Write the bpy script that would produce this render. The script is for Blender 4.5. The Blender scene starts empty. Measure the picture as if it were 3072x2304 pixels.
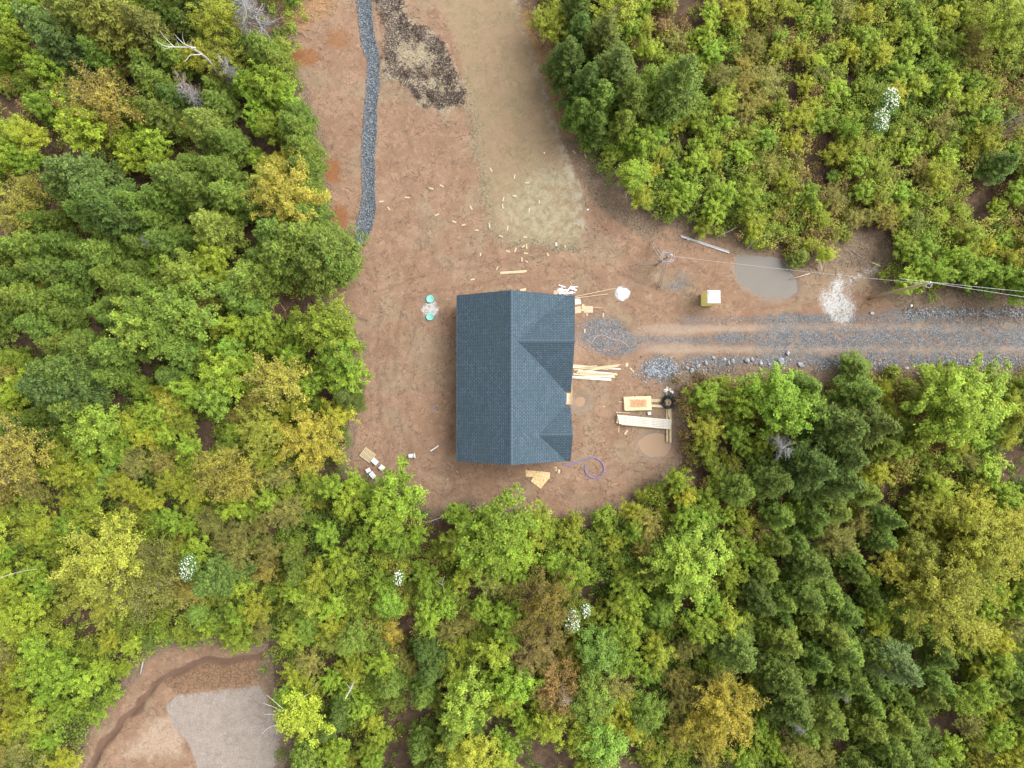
import bpy, math, random
import numpy as np
from mathutils import Vector, Matrix
R_ = math.radians
C = bpy.context.scene.collection
sc = bpy.context.scene
rnd = random.Random(7)

# ------------------------------------------------------------ camera
H = 66.0; FPX = 2130.0; TILT = R_(0.75)
cam_d = bpy.data.cameras.new('camera'); cam = bpy.data.objects.new('camera', cam_d); C.objects.link(cam)
cam.location = (0, 0, H); cam.rotation_euler = (TILT, 0, 0)
cam_d.sensor_width = 36.0; cam_d.lens = FPX/3072*36; cam_d.clip_end = 3000; cam_d.clip_start = 0.5
sc.camera = cam
# ------------------------------------------------------------ sky and sun
SUN_EL, SUN_AZ = R_(50), R_(24)        # azimuth measured counter clockwise from +x
w = bpy.data.worlds.new('World'); sc.world = w; w.use_nodes = True
nt = w.node_tree; nt.nodes.clear()
sky = nt.nodes.new('ShaderNodeTexSky'); sky.sky_type = 'NISHITA'; sky.sun_disc = False
sky.sun_elevation = SUN_EL; sky.sun_rotation = math.pi/2 - SUN_AZ
sky.dust_density = 4.0; sky.ozone_density = 1.0
hs = nt.nodes.new('ShaderNodeHueSaturation'); hs.inputs['Saturation'].default_value = 0.12
bg = nt.nodes.new('ShaderNodeBackground'); bg.inputs['Strength'].default_value = 0.15
wo = nt.nodes.new('ShaderNodeOutputWorld')
nt.links.new(sky.outputs[0], hs.inputs['Color']); nt.links.new(hs.outputs[0], bg.inputs[0]); nt.links.new(bg.outputs[0], wo.inputs[0])
sd_ = bpy.data.lights.new('sun', 'SUN'); sd_.energy = 1.35; sd_.angle = R_(56); sd_.color = (1, 0.97, 0.92)
so = bpy.data.objects.new('sun', sd_); C.objects.link(so)
sv = Vector((math.cos(SUN_EL)*math.cos(SUN_AZ), math.cos(SUN_EL)*math.sin(SUN_AZ), math.sin(SUN_EL)))
so.rotation_euler = sv.to_track_quat('Z', 'Y').to_euler(); so.location = (30, 20, 60)
sc.view_settings.view_transform = 'Standard'; sc.view_settings.look = 'None'
sc.view_settings.exposure = 1.12; sc.view_settings.gamma = 1.0

# ------------------------------------------------------------ photo pixel (3072x2304) -> point on the plane at height z
ct, st = math.cos(TILT), math.sin(TILT)
def P(px, py, z=0.0):
    a = (px-1536)/FPX; b = (1152-py)/FPX
    dy = b*ct + st; dz = b*st - ct
    t = (H - z)/(-dz)
    return Vector((a*t, dy*t, z))
def toPix(x, y, z):
    yy, zz = y, z-H
    b_ = yy*ct + zz*st; c_ = -yy*st + zz*ct
    return 1536 + x/(-c_)*FPX, 1152 - b_/(-c_)*FPX
def PL(pts, s=1.0, ox=0, oy=0, z=0.0):
    return [P(ox+x/s, oy+y/s, z).xy[:] for x, y in pts]
K = 2212/3072

# ------------------------------------------------------------ numpy noise
def vnoise(x, y, seed=0):
    xi = np.floor(x).astype(np.int64); yi = np.floor(y).astype(np.int64)
    xf = x-xi; yf = y-yi; u = xf*xf*(3-2*xf); v = yf*yf*(3-2*yf)
    def h(a, b):
        n = (a*374761393 + b*668265263 + seed*974634777) & 0x7fffffff
        n = ((n ^ (n >> 13))*1274126177) & 0x7fffffff
        return ((n ^ (n >> 16)) & 0xffff)/65535.0
    return (h(xi, yi)*(1-u)+h(xi+1, yi)*u)*(1-v) + (h(xi, yi+1)*(1-u)+h(xi+1, yi+1)*u)*v
def fbm(x, y, f, o=3, seed=0):
    s = 0; a = 1; t = 0
    for i in range(o):
        s = s + a*vnoise(x*f+31.7*i, y*f-17.3*i, seed+i); t += a; a *= .5; f *= 2.03
    return s/t
def sdpoly(X, Y, poly):
    d = np.full(X.shape, 1e9); ins = np.zeros(X.shape, bool); n = len(poly)
    for i in range(n):
        ax, ay = poly[i]; bx, by = poly[(i+1) % n]
        ex, ey = bx-ax, by-ay; L = ex*ex+ey*ey+1e-9
        t = np.clip(((X-ax)*ex+(Y-ay)*ey)/L, 0, 1)
        d = np.minimum(d, np.hypot(X-ax-ex*t, Y-ay-ey*t))
        c = ((ay > Y) != (by > Y))
        if ay != by: ins ^= c & (X < (bx-ax)*(Y-ay)/(by-ay)+ax)
    return np.where(ins, d, -d)
def dline(X, Y, pl):
    d = np.full(X.shape, 1e9)
    for i in range(len(pl)-1):
        ax, ay = pl[i][:2]; bx, by = pl[i+1][:2]
        ex, ey = bx-ax, by-ay; L = ex*ex+ey*ey+1e-9
        t = np.clip(((X-ax)*ex+(Y-ay)*ey)/L, 0, 1)
        d = np.minimum(d, np.hypot(X-ax-ex*t, Y-ay-ey*t))
    return d
sstep = lambda a, b, x: (lambda t: t*t*(3-2*t))(np.clip((x-a)/(b-a), 0, 1))

# ------------------------------------------------------------ regions, traced on the ground
CLEAR = PL([(735,-90),(722,20),(688,30),(648,60),(632,110),(635,150),(655,185),(668,225),(690,280),(702,320),(703,370),(710,420),(716,480),(760,525),(770,560),(735,605),(700,640),(720,665),(755,700),(785,745),(782,830),(768,880),(765,940),(758,975),(750,1010),(800,1038),(860,1048),(905,1080),(925,1105),(960,1100),(1010,1078),(1060,1088),(1150,1108),(1200,1122),(1260,1120),(1310,1105),(1370,1082),(1395,1050),(1440,1005),(1475,985),(1462,930),(1455,880),(1440,840),(1452,808),(1500,800),(1560,800),(1640,808),(1720,812),(1800,800),(1900,800),(2000,800),(2100,795),(2400,790),(2400,655),(2212,660),(2050,650),(1950,640),(1900,600),(1900,520),(1840,522),(1780,560),(1740,575),(1700,556),(1650,540),(1590,525),(1540,505),(1480,500),(1400,470),(1340,440),(1300,400),(1262,330),(1235,260),(1200,160),(1170,90),(1130,0),(1110,-90)], K)
SEED = PL([(920,-90),(935,0),(985,90),(1010,200),(1030,300),(1045,400),(1055,500),(1110,525),(1180,530),(1235,535),(1262,500),(1262,430),(1235,350),(1215,280),(1190,200),(1165,110),(1120,0),(1110,-90)], K)
SEEDG = PL([(1060,480),(1080,440),(1120,380),(1180,350),(1230,350),(1262,430),(1262,500),(1235,530),(1180,530),(1100,522)], K)
ORG = PL([(800,-60),(806,0),(822,60),(822,130),(835,175),(860,180),(890,205),(915,235),(960,238),(1005,222),(1010,200),(985,150),(965,95),(930,60),(895,50),(875,30),(862,-60)], K)
TRENCH = PL([(774,-60),(774,20),(780,60),(784,100),(796,130),(795,180),(790,240),(785,300),(784,360),(786,420),(778,470),(768,500),(767,520),(775,528),(790,518),(803,490),(810,450),(808,400),(808,340),(812,280),(812,230),(820,180),(820,125),(808,85),(803,50),(801,0),(801,-60)], K)
CLEAR2 = PL([(1050,865),(1300,850),(1530,865),(1690,890),(1700,930),(1720,1130),(1740,1180),(1780,1300),(1840,1400),(1850,1500),(1780,1659),(1740,1800),(400,1800),(500,1659),(590,1480),(610,1330),(720,1220),(830,1140),(880,1040),(950,940)], 2.16, 0, 1536)
PAD = PL([(1150,1180),(1340,1160),(1680,1120),(1760,1250),(1840,1400),(1800,1659),(1740,1800),(1300,1800),(1280,1659),(1230,1500),(1120,1380),(1080,1260)], 2.16, 0, 1536)
SCRUB2 = PL([(1060,1130),(1150,1040),(1260,985),(1480,965),(1700,940),(1700,1110),(1400,1145),(1150,1175)], 2.16, 0, 1536)
DITCH = PL([(1700,932),(1600,940),(1480,962),(1350,965),(1250,985),(1150,1040),(1060,1100),(1000,1120),(950,1200),(880,1270),(830,1330),(770,1400),(700,1470),(640,1560),(590,1659),(560,1760)], 2.16, 0, 1536)
DRIVE = PL([(1245,700),(1330,695),(1500,692),(1560,682),(1800,680),(2000,672),(2400,668),(2400,786),(2000,792),(1700,792),(1540,790),(1440,795),(1330,782),(1245,775)], K)
def chk(p):
    for _ in range(2):
        q = []
        for i in range(len(p)):
            a, b = p[i], p[(i+1) % len(p)]; q += [(a[0]*.75+b[0]*.25, a[1]*.75+b[1]*.25), (a[0]*.25+b[0]*.75, a[1]*.25+b[1]*.75)]
        p = q
    return p
PUD_BIG = PL([(1592,556),(1640,552),(1685,560),(1705,585),(1722,622),(1708,638),(1660,644),(1625,628),(1595,606)], K)
PUD_RIGHT = PL([(1380,960),(1395,942),(1420,935),(1450,948),(1448,970),(1425,985),(1395,985)], K)
PUD_HOUSE = PL([(1241,860),(1255,856),(1270,866),(1262,880),(1246,880)], K)
SALT = PL([(1775,628),(1790,640),(1805,600),(1815,590),(1822,618),(1818,640),(1842,650),(1840,680),(1830,697),(1806,700),(1795,688),(1778,660)], K)
SALT2 = PL([(1812,585),(1822,600),(1880,570),(1900,560),(1905,590),(1850,610),(1842,650),(1822,640)], K)
SPILL = PL([(1330,625),(1340,618),(1358,624),(1361,640),(1350,650),(1336,648),(1328,638)], K)
LIDP = PL([(912,668),(924,655),(940,655),(948,668),(940,680),(918,680)], K)
TANK = PL([(912,636),(944,636),(947,694),(912,694)], K)
PUD_BIG, PUD_RIGHT, PUD_HOUSE, SALT, SPILL = [chk(p_) for p_ in (PUD_BIG, PUD_RIGHT, PUD_HOUSE, SALT, SPILL)]
RUTS = [(PL(p_, K), k_) for p_, k_ in (([(1700,640),(1560,660),(1440,655),(1330,610),(1250,560),(1150,560),(1020,600),(930,610),(850,640),(830,760),(840,900),(870,1000),(960,1050)], 1),
    ([(1350,690),(1300,600),(1230,560),(1060,600),(960,560),(900,420),(860,300)], .8), ([(1600,650),(1500,600),(1400,560),(1300,520),(1270,480)], .8), ([(1320,780),(1300,860),(1300,960),(1250,1060),(1120,1060),(960,1040),(850,980)], .7), ([(870,980),(850,800),(900,620),(930,500),(960,350)], .7))]
ORANGE = [((655,125),(32,18)), ((733,470),(18,26)), ((718,370),(16,24)), ((732,86),(26,22))]

def dist_w(X, Y, amp=1.2, f=.5, seed=3):
    return X + (fbm(X, Y, f, 3, seed)-.5)*amp, Y + (fbm(X, Y, f, 3, seed+9)-.5)*amp
def height(X, Y):
    X = np.asarray(X, float); Y = np.asarray(Y, float)
    WX, WY = dist_w(X, Y)
    cl = np.maximum(sdpoly(WX, WY, CLEAR), sdpoly(WX, WY, CLEAR2))
    c = sstep(-1.5, .8, cl)
    z = .10 + .05*(fbm(X, Y, .18, 3, 1)-.5) + .035*(fbm(X, Y, 1.1, 3, 2)-.5)
    z = z + (1-c)*(.10 + .5*(fbm(X, Y, .25, 3, 5)-.5)*sstep(-8, -1, -np.abs(cl)) + .12*(fbm(X, Y, 1.3, 2, 6)-.5))
    org = sstep(-.3, .6, sdpoly(WX, WY, ORG)); z = z + org*(.05+.22*(fbm(X, Y, 1.6, 3, 12)-.4))
    for pd in (PUD_BIG, PUD_RIGHT, PUD_HOUSE):
        z = z - .24*sstep(-.55, .45, sdpoly(X, Y, pd)+.7*(fbm(X, Y, .9, 3, 44)-.5))
    for pl, k_ in RUTS: z = z - .035*k_*np.exp(-((dline(X, Y, pl)-.85)/.2)**2)
    z = z - .10*sstep(-.2, .3, sdpoly(X, Y, TRENCH))
    z = z - .22*sstep(.45, .05, dline(X, Y, DITCH))
    d = sdpoly(X, Y, DRIVE); px, py = toPixN(X, Y)
    v = py*K
    z = z - sstep(0, 1, d)*.05*(np.exp(-((v-708)/7)**2)+np.exp(-((v-753)/7)**2))
    return z
def toPixN(X, Y):
    b_ = Y*ct - H*st; c_ = -Y*st - H*ct
    return 1536 + X/(-c_)*FPX, 1152 - b_/(-c_)*FPX
def gz(x, y): return float(height(np.array([x]), np.array([y]))[0])
def G(px, py, dz=0.0):
    p = P(px, py, .1); p.z = gz(p.x, p.y) + dz; return p

# ------------------------------------------------------------ object helpers
def tag(o, label=None, cat=None, group=None, kind=None):
    if label: o['label'] = label
    if cat: o['category'] = cat
    if group: o['group'] = group
    if kind: o['kind'] = kind
    return o
def thing(name, label, cat, loc=(0,0,0), rz=0, group=None):
    o = bpy.data.objects.new(name, None); C.objects.link(o); o.empty_display_size = .3
    o.location = loc; o.rotation_euler = (0, 0, rz)
    return tag(o, label, cat, group)
class MB:
    def __init__(s): s.v = []; s.f = []; s.m = []
    def add(s, vs, fs, mi=0):
        b = len(s.v); s.v += [tuple(v) for v in vs]; s.f += [tuple(b+i for i in f) for f in fs]; s.m += [mi]*len(fs)
    def box(s, c, size, rz=0, rx=0, ry=0, mi=0, bev=0.0):
        sx, sy, sz = [a/2 for a in size]
        M = Matrix.Translation(c) @ Matrix.Rotation(rz, 4, 'Z') @ Matrix.Rotation(ry, 4, 'Y') @ Matrix.Rotation(rx, 4, 'X')
        if bev <= 0:
            vs = [M @ Vector((x*sx, y*sy, z*sz)) for x in (-1,1) for y in (-1,1) for z in (-1,1)]
            s.add(vs, [(0,1,3,2),(4,6,7,5),(0,4,5,1),(2,3,7,6),(0,2,6,4),(1,5,7,3)], mi)
        else:
            b = bev; ring = [(-sx+b,-sy),(sx-b,-sy),(sx,-sy+b),(sx,sy-b),(sx-b,sy),(-sx+b,sy),(-sx,sy-b),(-sx,-sy+b)]
            k = lambda r, q: [(x*q[0], y*q[1], r) for x, y in ring]
            i1 = ((sx-b)/sx, (sy-b)/sy)
            vs = [M @ Vector(p) for p in k(-sz, i1)+k(-sz+b, (1,1))+k(sz-b, (1,1))+k(sz, i1)]
            fs = [tuple(range(7,-1,-1)), tuple(range(24,32))]
            for r in range(3):
                for i in range(8): fs.append((r*8+i, r*8+(i+1)%8, r*8+8+(i+1)%8, r*8+8+i))
            s.add(vs, fs, mi)
    def tube(s, pts, rad, n=8, mi=0, cap=True):
        pts = [Vector(p) for p in pts]; m = len(pts)
        if not hasattr(rad, '__len__'): rad = [rad]*m
        b = len(s.v); up = None
        for i, p in enumerate(pts):
            d = (pts[min(i+1, m-1)] - pts[max(i-1, 0)]).normalized()
            if up is None: up = d.orthogonal().normalized()
            up = (up - d*up.dot(d)).normalized(); q = d.cross(up)
            for k in range(n):
                a = 2*math.pi*k/n; s.v.append(tuple(p + (up*math.cos(a)+q*math.sin(a))*rad[i]))
        for i in range(m-1):
            for k in range(n):
                s.f.append((b+i*n+k, b+i*n+(k+1)%n, b+(i+1)*n+(k+1)%n, b+(i+1)*n+k)); s.m.append(mi)
        if cap:
            s.f.append(tuple(b+k for k in range(n-1,-1,-1))); s.f.append(tuple(b+(m-1)*n+k for k in range(n))); s.m += [mi, mi]
    def lathe(s, prof, n=24, c=(0,0,0), mi=0):
        b = len(s.v); m = len(prof)
        for r, z in prof:
            for k in range(n):
                a = 2*math.pi*k/n; s.v.append((c[0]+r*math.cos(a), c[1]+r*math.sin(a), c[2]+z))
        for i in range(m-1):
            for k in range(n):
                s.f.append((b+i*n+k, b+i*n+(k+1)%n, b+(i+1)*n+(k+1)%n, b+(i+1)*n+k)); s.m.append(mi)
    def build(s, name, mats, parent=None, smooth=False):
        me = bpy.data.meshes.new(name); me.from_pydata(s.v, [], s.f)
        for m in (mats if isinstance(mats, (list, tuple)) else [mats]): me.materials.append(m)
        me.polygons.foreach_set('material_index', s.m)
        if smooth: me.polygons.foreach_set('use_smooth', [True]*len(s.f))
        me.update()
        o = bpy.data.objects.new(name, me); C.objects.link(o)
        if parent: o.parent = parent
        return o
def np_mesh(name, V, Q, mats, attrs=None, smooth=False, mi=None):
    V = np.asarray(V, np.float32); Q = np.asarray(Q, np.int32); k = Q.shape[1]
    me = bpy.data.meshes.new(name)
    me.vertices.add(len(V)); me.vertices.foreach_set('co', V.ravel())
    me.loops.add(Q.size); me.loops.foreach_set('vertex_index', Q.ravel())
    me.polygons.add(len(Q)); me.polygons.foreach_set('loop_start', np.arange(0, Q.size, k, dtype=np.int32))
    for m in mats: me.materials.append(m)
    if mi is not None: me.polygons.foreach_set('material_index', np.asarray(mi, np.int32))
    if smooth: me.polygons.foreach_set('use_smooth', np.ones(len(Q), bool))
    me.update(calc_edges=True)
    for nm, (dom, arr) in (attrs or {}).items():
        a = me.attributes.new(nm, 'FLOAT', dom); a.data.foreach_set('value', np.asarray(arr, np.float32))
    return me

# ------------------------------------------------------------ material helpers
class NT:
    def __init__(s, name):
        s.mat = bpy.data.materials.new(name); s.mat.use_nodes = True; s.t = s.mat.node_tree; s.t.nodes.clear()
    def n(s, ty, **kw):
        nd = s.t.nodes.new(ty)
        for k, v in kw.items(): setattr(nd, k, v)
        return nd
    def L(s, a, b): s.t.links.new(a, b)
    def val(s, sock, v):
        if hasattr(v, 'is_linked') or isinstance(v, bpy.types.NodeSocket): s.L(v, sock)
        else: sock.default_value = v
    def math(s, op, a, b=0.0, c=0.0, clamp=False):
        nd = s.n('ShaderNodeMath', operation=op, use_clamp=clamp)
        s.val(nd.inputs[0], a); s.val(nd.inputs[1], b)
        if op in ('MULTIPLY_ADD', 'SMOOTH_MIN'): s.val(nd.inputs[2], c)
        return nd.outputs[0]
    def mix(s, f, a, b, mode='MIX'):
        nd = s.n('ShaderNodeMix', data_type='RGBA', blend_type=mode)
        s.val(nd.inputs[0], f)
        s.val(nd.inputs[6], (*a, 1) if isinstance(a, tuple) else a); s.val(nd.inputs[7], (*b, 1) if isinstance(b, tuple) else b)
        return nd.outputs[2]
    def step(s, x, lo, hi, a=0.0, b=1.0):
        nd = s.n('ShaderNodeMapRange', interpolation_type='SMOOTHSTEP')
        s.val(nd.inputs[0], x); nd.inputs[1].default_value = lo; nd.inputs[2].default_value = hi
        nd.inputs[3].default_value = a; nd.inputs[4].default_value = b
        return nd.outputs[0]
    def noise(s, vec, scale, detail=4.0, rough=.6, dist=0.0):
        nd = s.n('ShaderNodeTexNoise'); s.L(vec, nd.inputs['Vector'])
        nd.inputs['Scale'].default_value = scale; nd.inputs['Detail'].default_value = detail
        nd.inputs['Roughness'].default_value = rough; nd.inputs['Distortion'].default_value = dist
        return nd.outputs[0]
    def attr(s, name):
        nd = s.n('ShaderNodeAttribute', attribute_name=name); return nd.outputs['Fac']
    def geo(s): return s.n('ShaderNodeNewGeometry').outputs['Position']
    def obj(s): return s.n('ShaderNodeTexCoord').outputs['Object']
    def out(s, col, rough=.9, bump=None, bs=.3, bd=.05, metal=0.0, spec=.3):
        p = s.n('ShaderNodeBsdfPrincipled'); o = s.n('ShaderNodeOutputMaterial')
        s.val(p.inputs['Base Color'], (*col, 1) if isinstance(col, tuple) else col)
        s.val(p.inputs['Roughness'], rough); p.inputs['Metallic'].default_value = metal
        p.inputs['Specular IOR Level'].default_value = spec
        if bump is not None:
            b = s.n('ShaderNodeBump'); b.inputs['Strength'].default_value = bs; b.inputs['Distance'].default_value = bd
            s.L(bump, b.inputs['Height']); s.L(b.outputs[0], p.inputs['Normal'])
        s.L(p.outputs[0], o.inputs[0]); return s.mat
def simple(name, a, b, scale=6.0, rough=.7, metal=0.0, bs=.2, spec=.3, coord='obj', stretch=None):
    t = NT(name); v = t.obj() if coord == 'obj' else t.geo()
    if stretch:
        m = t.n('ShaderNodeMapping'); m.inputs['Scale'].default_value = stretch; t.L(v, m.inputs[0]); v = m.outputs[0]
    n = t.noise(v, scale, 5, .65)
    col = t.mix(t.step(n, .3, .7), a, b)
    return t.out(col, rough, n, bs, .01, metal, spec)

# ------------------------------------------------------------ ground material
def ground_material():
    t = NT('site_ground'); p = t.geo()
    n1 = t.noise(p, .35, 5, .6); n2 = t.noise(p, 1.6, 5, .65); n3 = t.noise(p, 7, 5, .7); n4 = t.noise(p, 28, 3, .7); n5 = t.noise(p, 3.2, 6, .75, 1.5)
    def m(name, s=.12, amp=.5, nz=None):
        v = t.math('MULTIPLY_ADD', t.math('SUBTRACT', nz if nz is not None else n5, .5), amp, t.attr(name))
        return t.step(v, .5-s, .5+s)
    n8 = t.noise(p, 11, 3, .7)
    n6 = t.noise(p, 4.2, 6, .8, 2.5); n7 = t.noise(p, .9, 4, .6)
    # bare reddish soil with damp and dry places
    col = t.mix(t.step(n1, .3, .7), (.215,.131,.083), (.28,.180,.118))
    col = t.mix(t.step(n2, .45, .68, 0, .5), col, (.35,.242,.166))
    col = t.mix(t.step(n5, .50, .64, 0, .55), col, (.20,.125,.085))
    oliv = t.noise(p, .22, 3, .5, .6)
    col = t.mix(t.step(oliv, .50, .64, 0, .5), col, (.25,.205,.135))
    # crumbly clods and runnels
    vo = t.n('ShaderNodeTexVoronoi', feature='DISTANCE_TO_EDGE'); vo.inputs['Scale'].default_value = 1.1
    wv = t.n('ShaderNodeMix', data_type='VECTOR'); wv.inputs[0].default_value = .75
    nn = t.n('ShaderNodeTexNoise'); nn.inputs['Scale'].default_value = 1.3; nn.inputs['Detail'].default_value = 6; t.L(p, nn.inputs['Vector'])
    ad = t.n('ShaderNodeVectorMath', operation='MULTIPLY_ADD'); t.L(nn.outputs['Color'], ad.inputs[0]); ad.inputs[1].default_value = (3,3,3); t.L(p, ad.inputs[2])
    t.L(ad.outputs[0], vo.inputs['Vector'])
    crack = t.step(vo.outputs['Distance'], 0, .055, 1, 0)
    cmask = t.step(t.noise(p, .7, 4, .65), .43, .54)
    crack = t.math('MULTIPLY', crack, t.math('MULTIPLY', cmask, .7))
    col = t.mix(crack, col, (.11,.068,.045))
    col = t.mix(t.math('MULTIPLY', t.step(n3, .53, .62, 0, .75), t.step(n2, .42, .58)), col, (.135,.085,.058))
    col = t.mix(t.step(n4, .64, .72, 0, .4), col, (.44,.34,.26)); col = t.mix(t.step(n4, .30, .40, .55, 0), col, (.17,.11,.075))
    col = t.mix(t.step(n8, .52, .62, 0, .38), col, (.155,.095,.062)); col = t.mix(t.step(n8, .32, .42, .3, 0), col, (.40,.28,.20))
    rt = t.math('MULTIPLY', t.step(t.math('ABSOLUTE', t.math('SUBTRACT', n6, .5)), 0, .030, .85, 0), t.step(n7, .44, .56))
    col = t.mix(rt, col, (.10,.065,.045))
    clear = m('clear', .12, .55)
    rut = t.math('MULTIPLY', t.attr('rut'), t.step(n3, .3, .55)); col = t.mix(t.math('MULTIPLY', rut, .6), col, (.15,.092,.062))
    # the seeded strip
    seed = t.mix(t.step(n1, .35, .65), (.246,.170,.106), (.226,.172,.100))
    seed = t.mix(t.step(n2, .45, .75, 0, .5), seed, (.315,.225,.155))
    seed = t.mix(t.math('MULTIPLY', t.attr('seedg'), t.step(n2, .35, .62)), seed, (.30,.27,.18))
    seed = t.mix(t.math('MULTIPLY', t.attr('seedg'), t.step(n5, .52, .7, 0, .8)), seed, (.17,.175,.085))
    sk = t.noise(p, 1.0, 6, .8, 3.0)
    seed = t.mix(t.step(sk, .50, .60, 0, .45), seed, (.20,.15,.085)); seed = t.mix(t.step(sk, .30, .42, .4, 0), seed, (.33,.25,.17))
    seed = t.mix(t.math('MULTIPLY', t.step(t.math('ABSOLUTE', t.math('SUBTRACT', n6, .5)), 0, .014, .55, 0), t.step(n7, .48, .58)), seed, (.12,.09,.06))
    seed = t.mix(t.math('MULTIPLY', t.attr('seede'), t.step(n2, .4, .6, 0, .6)), seed, (.38,.345,.285))
    seed = t.mix(t.step(n3, .6, .8, 0, .35), seed, (.2,.155,.09))
    seed = t.mix(t.step(n4, .56, .66, 0, .4), seed, (.36,.30,.22)); seed = t.mix(t.step(n4, .32, .44, .4, 0), seed, (.16,.125,.075))
    seed = t.mix(t.step(n8, .52, .62, 0, .35), seed, (.16,.125,.075)); seed = t.mix(t.step(n8, .32, .42, .3, 0), seed, (.35,.27,.18))
    col = t.mix(m('seed', .14, .35), col, seed)
    fr_ = t.math('MULTIPLY', t.attr('fringe'), t.step(n5, .48, .56))
    col = t.mix(fr_, col, t.mix(t.step(n3, .42, .58), (.26,.235,.155), (.075,.075,.045)))
    # torn-up organic soil
    org = t.mix(t.step(n3, .48, .60, 0, .8), (.31,.265,.175), (.15,.105,.08))
    org = t.mix(t.math('MULTIPLY', t.step(t.math('ADD', t.math('ADD', t.math('MULTIPLY', n5, .5), t.math('MULTIPLY', n7, .5)), t.math('MULTIPLY', t.attr('orgd'), .12)), .52, .60), t.step(n3, .40, .50)), org, (.045,.03,.035))
    org = t.mix(t.step(n4, .56, .7, 0, .8), org, (.42,.36,.27))
    col = t.mix(m('org', .07, 1.5), col, org)
    # gravel: cell stones
    vs = t.n('ShaderNodeTexVoronoi'); vs.inputs['Scale'].default_value = 15; t.L(p, vs.inputs['Vector'])
    cr = t.n('ShaderNodeValToRGB'); e = cr.color_ramp.elements
    e[0].position = 0; e[0].color = (.08,.095,.11,1); e[1].position = 1; e[1].color = (.40,.42,.44,1)
    x = cr.color_ramp.elements.new(.55); x.color = (.17,.20,.225,1); x = cr.color_ramp.elements.new(.85); x.color = (.27,.295,.315,1)
    sep = t.n('ShaderNodeSeparateColor'); t.L(vs.outputs['Color'], sep.inputs[0]); t.L(sep.outputs[0], cr.inputs[0])
    stones = t.mix(t.step(vs.outputs['Distance'], .35, .6, 0, .65), cr.outputs[0], (.07,.07,.075))
    col = t.mix(t.math('MULTIPLY', m('track', .4, 1.1, n5), .5), col, t.mix(n5, (.29,.225,.17), (.37,.305,.245)))
    gm = t.math('MULTIPLY', m('gravel', .28, 1.3, n6), t.step(n2, .36, .52, .25, 1))
    gg = t.math('MULTIPLY', gm, t.step(sep.outputs[1], .2, .35, .35, 1))
    col = t.mix(gg, col, stones)
    tr = m('trench', .08, .7, n5)
    col = t.mix(tr, col, t.mix(1.0, stones, (.62,.68,.74), 'MULTIPLY'))
    # grey pad
    pad = t.mix(t.step(n2, .3, .7), (.27,.225,.19), (.335,.295,.26)); pad = t.mix(t.step(n8, .48, .58, 0, .65), pad, (.185,.15,.125)); pad = t.mix(t.step(n4, .48, .6, 0, .7), pad, (.19,.16,.14)); pad = t.mix(t.step(n3, .5, .62, 0, .5), pad, (.22,.175,.145))
    col = t.mix(t.math('MULTIPLY', m('low', .3, .8, n2), .75), col, t.mix(t.step(sk, .4, .6), (.38,.29,.22), (.29,.215,.15)))
    col = t.mix(m('pad', .07, .8), col, pad)
    col = t.mix(t.math('MULTIPLY', m('scrub', .12, 2.0), .85), col, t.mix(t.step(n3, .42, .58), (.105,.06,.04), (.215,.135,.075)))
    col = t.mix(m('ditch', .25, .8), col, (.13,.08,.055))
    # rusty seeps, mineral crust
    col = t.mix(t.math('MULTIPLY', m('wet', .25, .4), .75), col, (.21,.16,.125))
    # dry brash and chips along the wood's edge
    vb = t.n('ShaderNodeTexVoronoi', feature='DISTANCE_TO_EDGE'); vb.inputs['Scale'].default_value = 5; t.L(ad.outputs[0], vb.inputs['Vector'])
    br = t.mix(t.step(n3, .4, .6), (.085,.06,.045), (.19,.135,.09)); br = t.mix(t.step(vb.outputs['Distance'], 0, .07, .8, 0), br, (.34,.27,.19))
    br = t.mix(t.math('MULTIPLY', t.attr('gold'), t.step(n4, .42, .6)), br, (.42,.22,.085))
    # forest floor: dead leaves and duff
    ff = t.mix(t.step(n2, .35, .65), (.065,.043,.032), (.135,.088,.060)); ff = t.mix(t.step(n4, .52, .68, 0, .6), ff, (.26,.165,.095))
    ff = t.mix(t.step(n5, .55, .7, 0, .4), ff, (.05,.055,.02))
    ff = t.mix(m('brush', .12, 1.3), ff, br)
    col = t.mix(clear, ff, col)
    col = t.mix(t.math('MULTIPLY', clear, t.math('MULTIPLY', m('brush', .10, 1.6), .9)), col, br)
    col = t.mix(t.math('MULTIPLY', m('orange', .45, .6), .72), col, (.21,.082,.025))
    col = t.mix(m('salt', .22, 1.7, t.math('ADD', t.math('MULTIPLY', n5, .6), t.math('MULTIPLY', n3, .4))), col, t.mix(t.step(n5, .40, .56), (.27,.23,.195), (.44,.44,.43)))
    rough = t.math('SUBTRACT', .95, t.math('MULTIPLY', t.step(n1, .5, .7), .12))
    bump = t.math('ADD', t.math('MULTIPLY', n5, .6), t.math('ADD', t.math('MULTIPLY', n4, .25), t.math('MULTIPLY', crack, -.5)))
    bump = t.math('SUBTRACT', bump, t.math('MULTIPLY', t.math('MAXIMUM', gg, tr), vs.outputs['Distance']))
    return t.out(col, rough, bump, .8, .07, spec=.15)
M_ground = ground_material()

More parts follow.
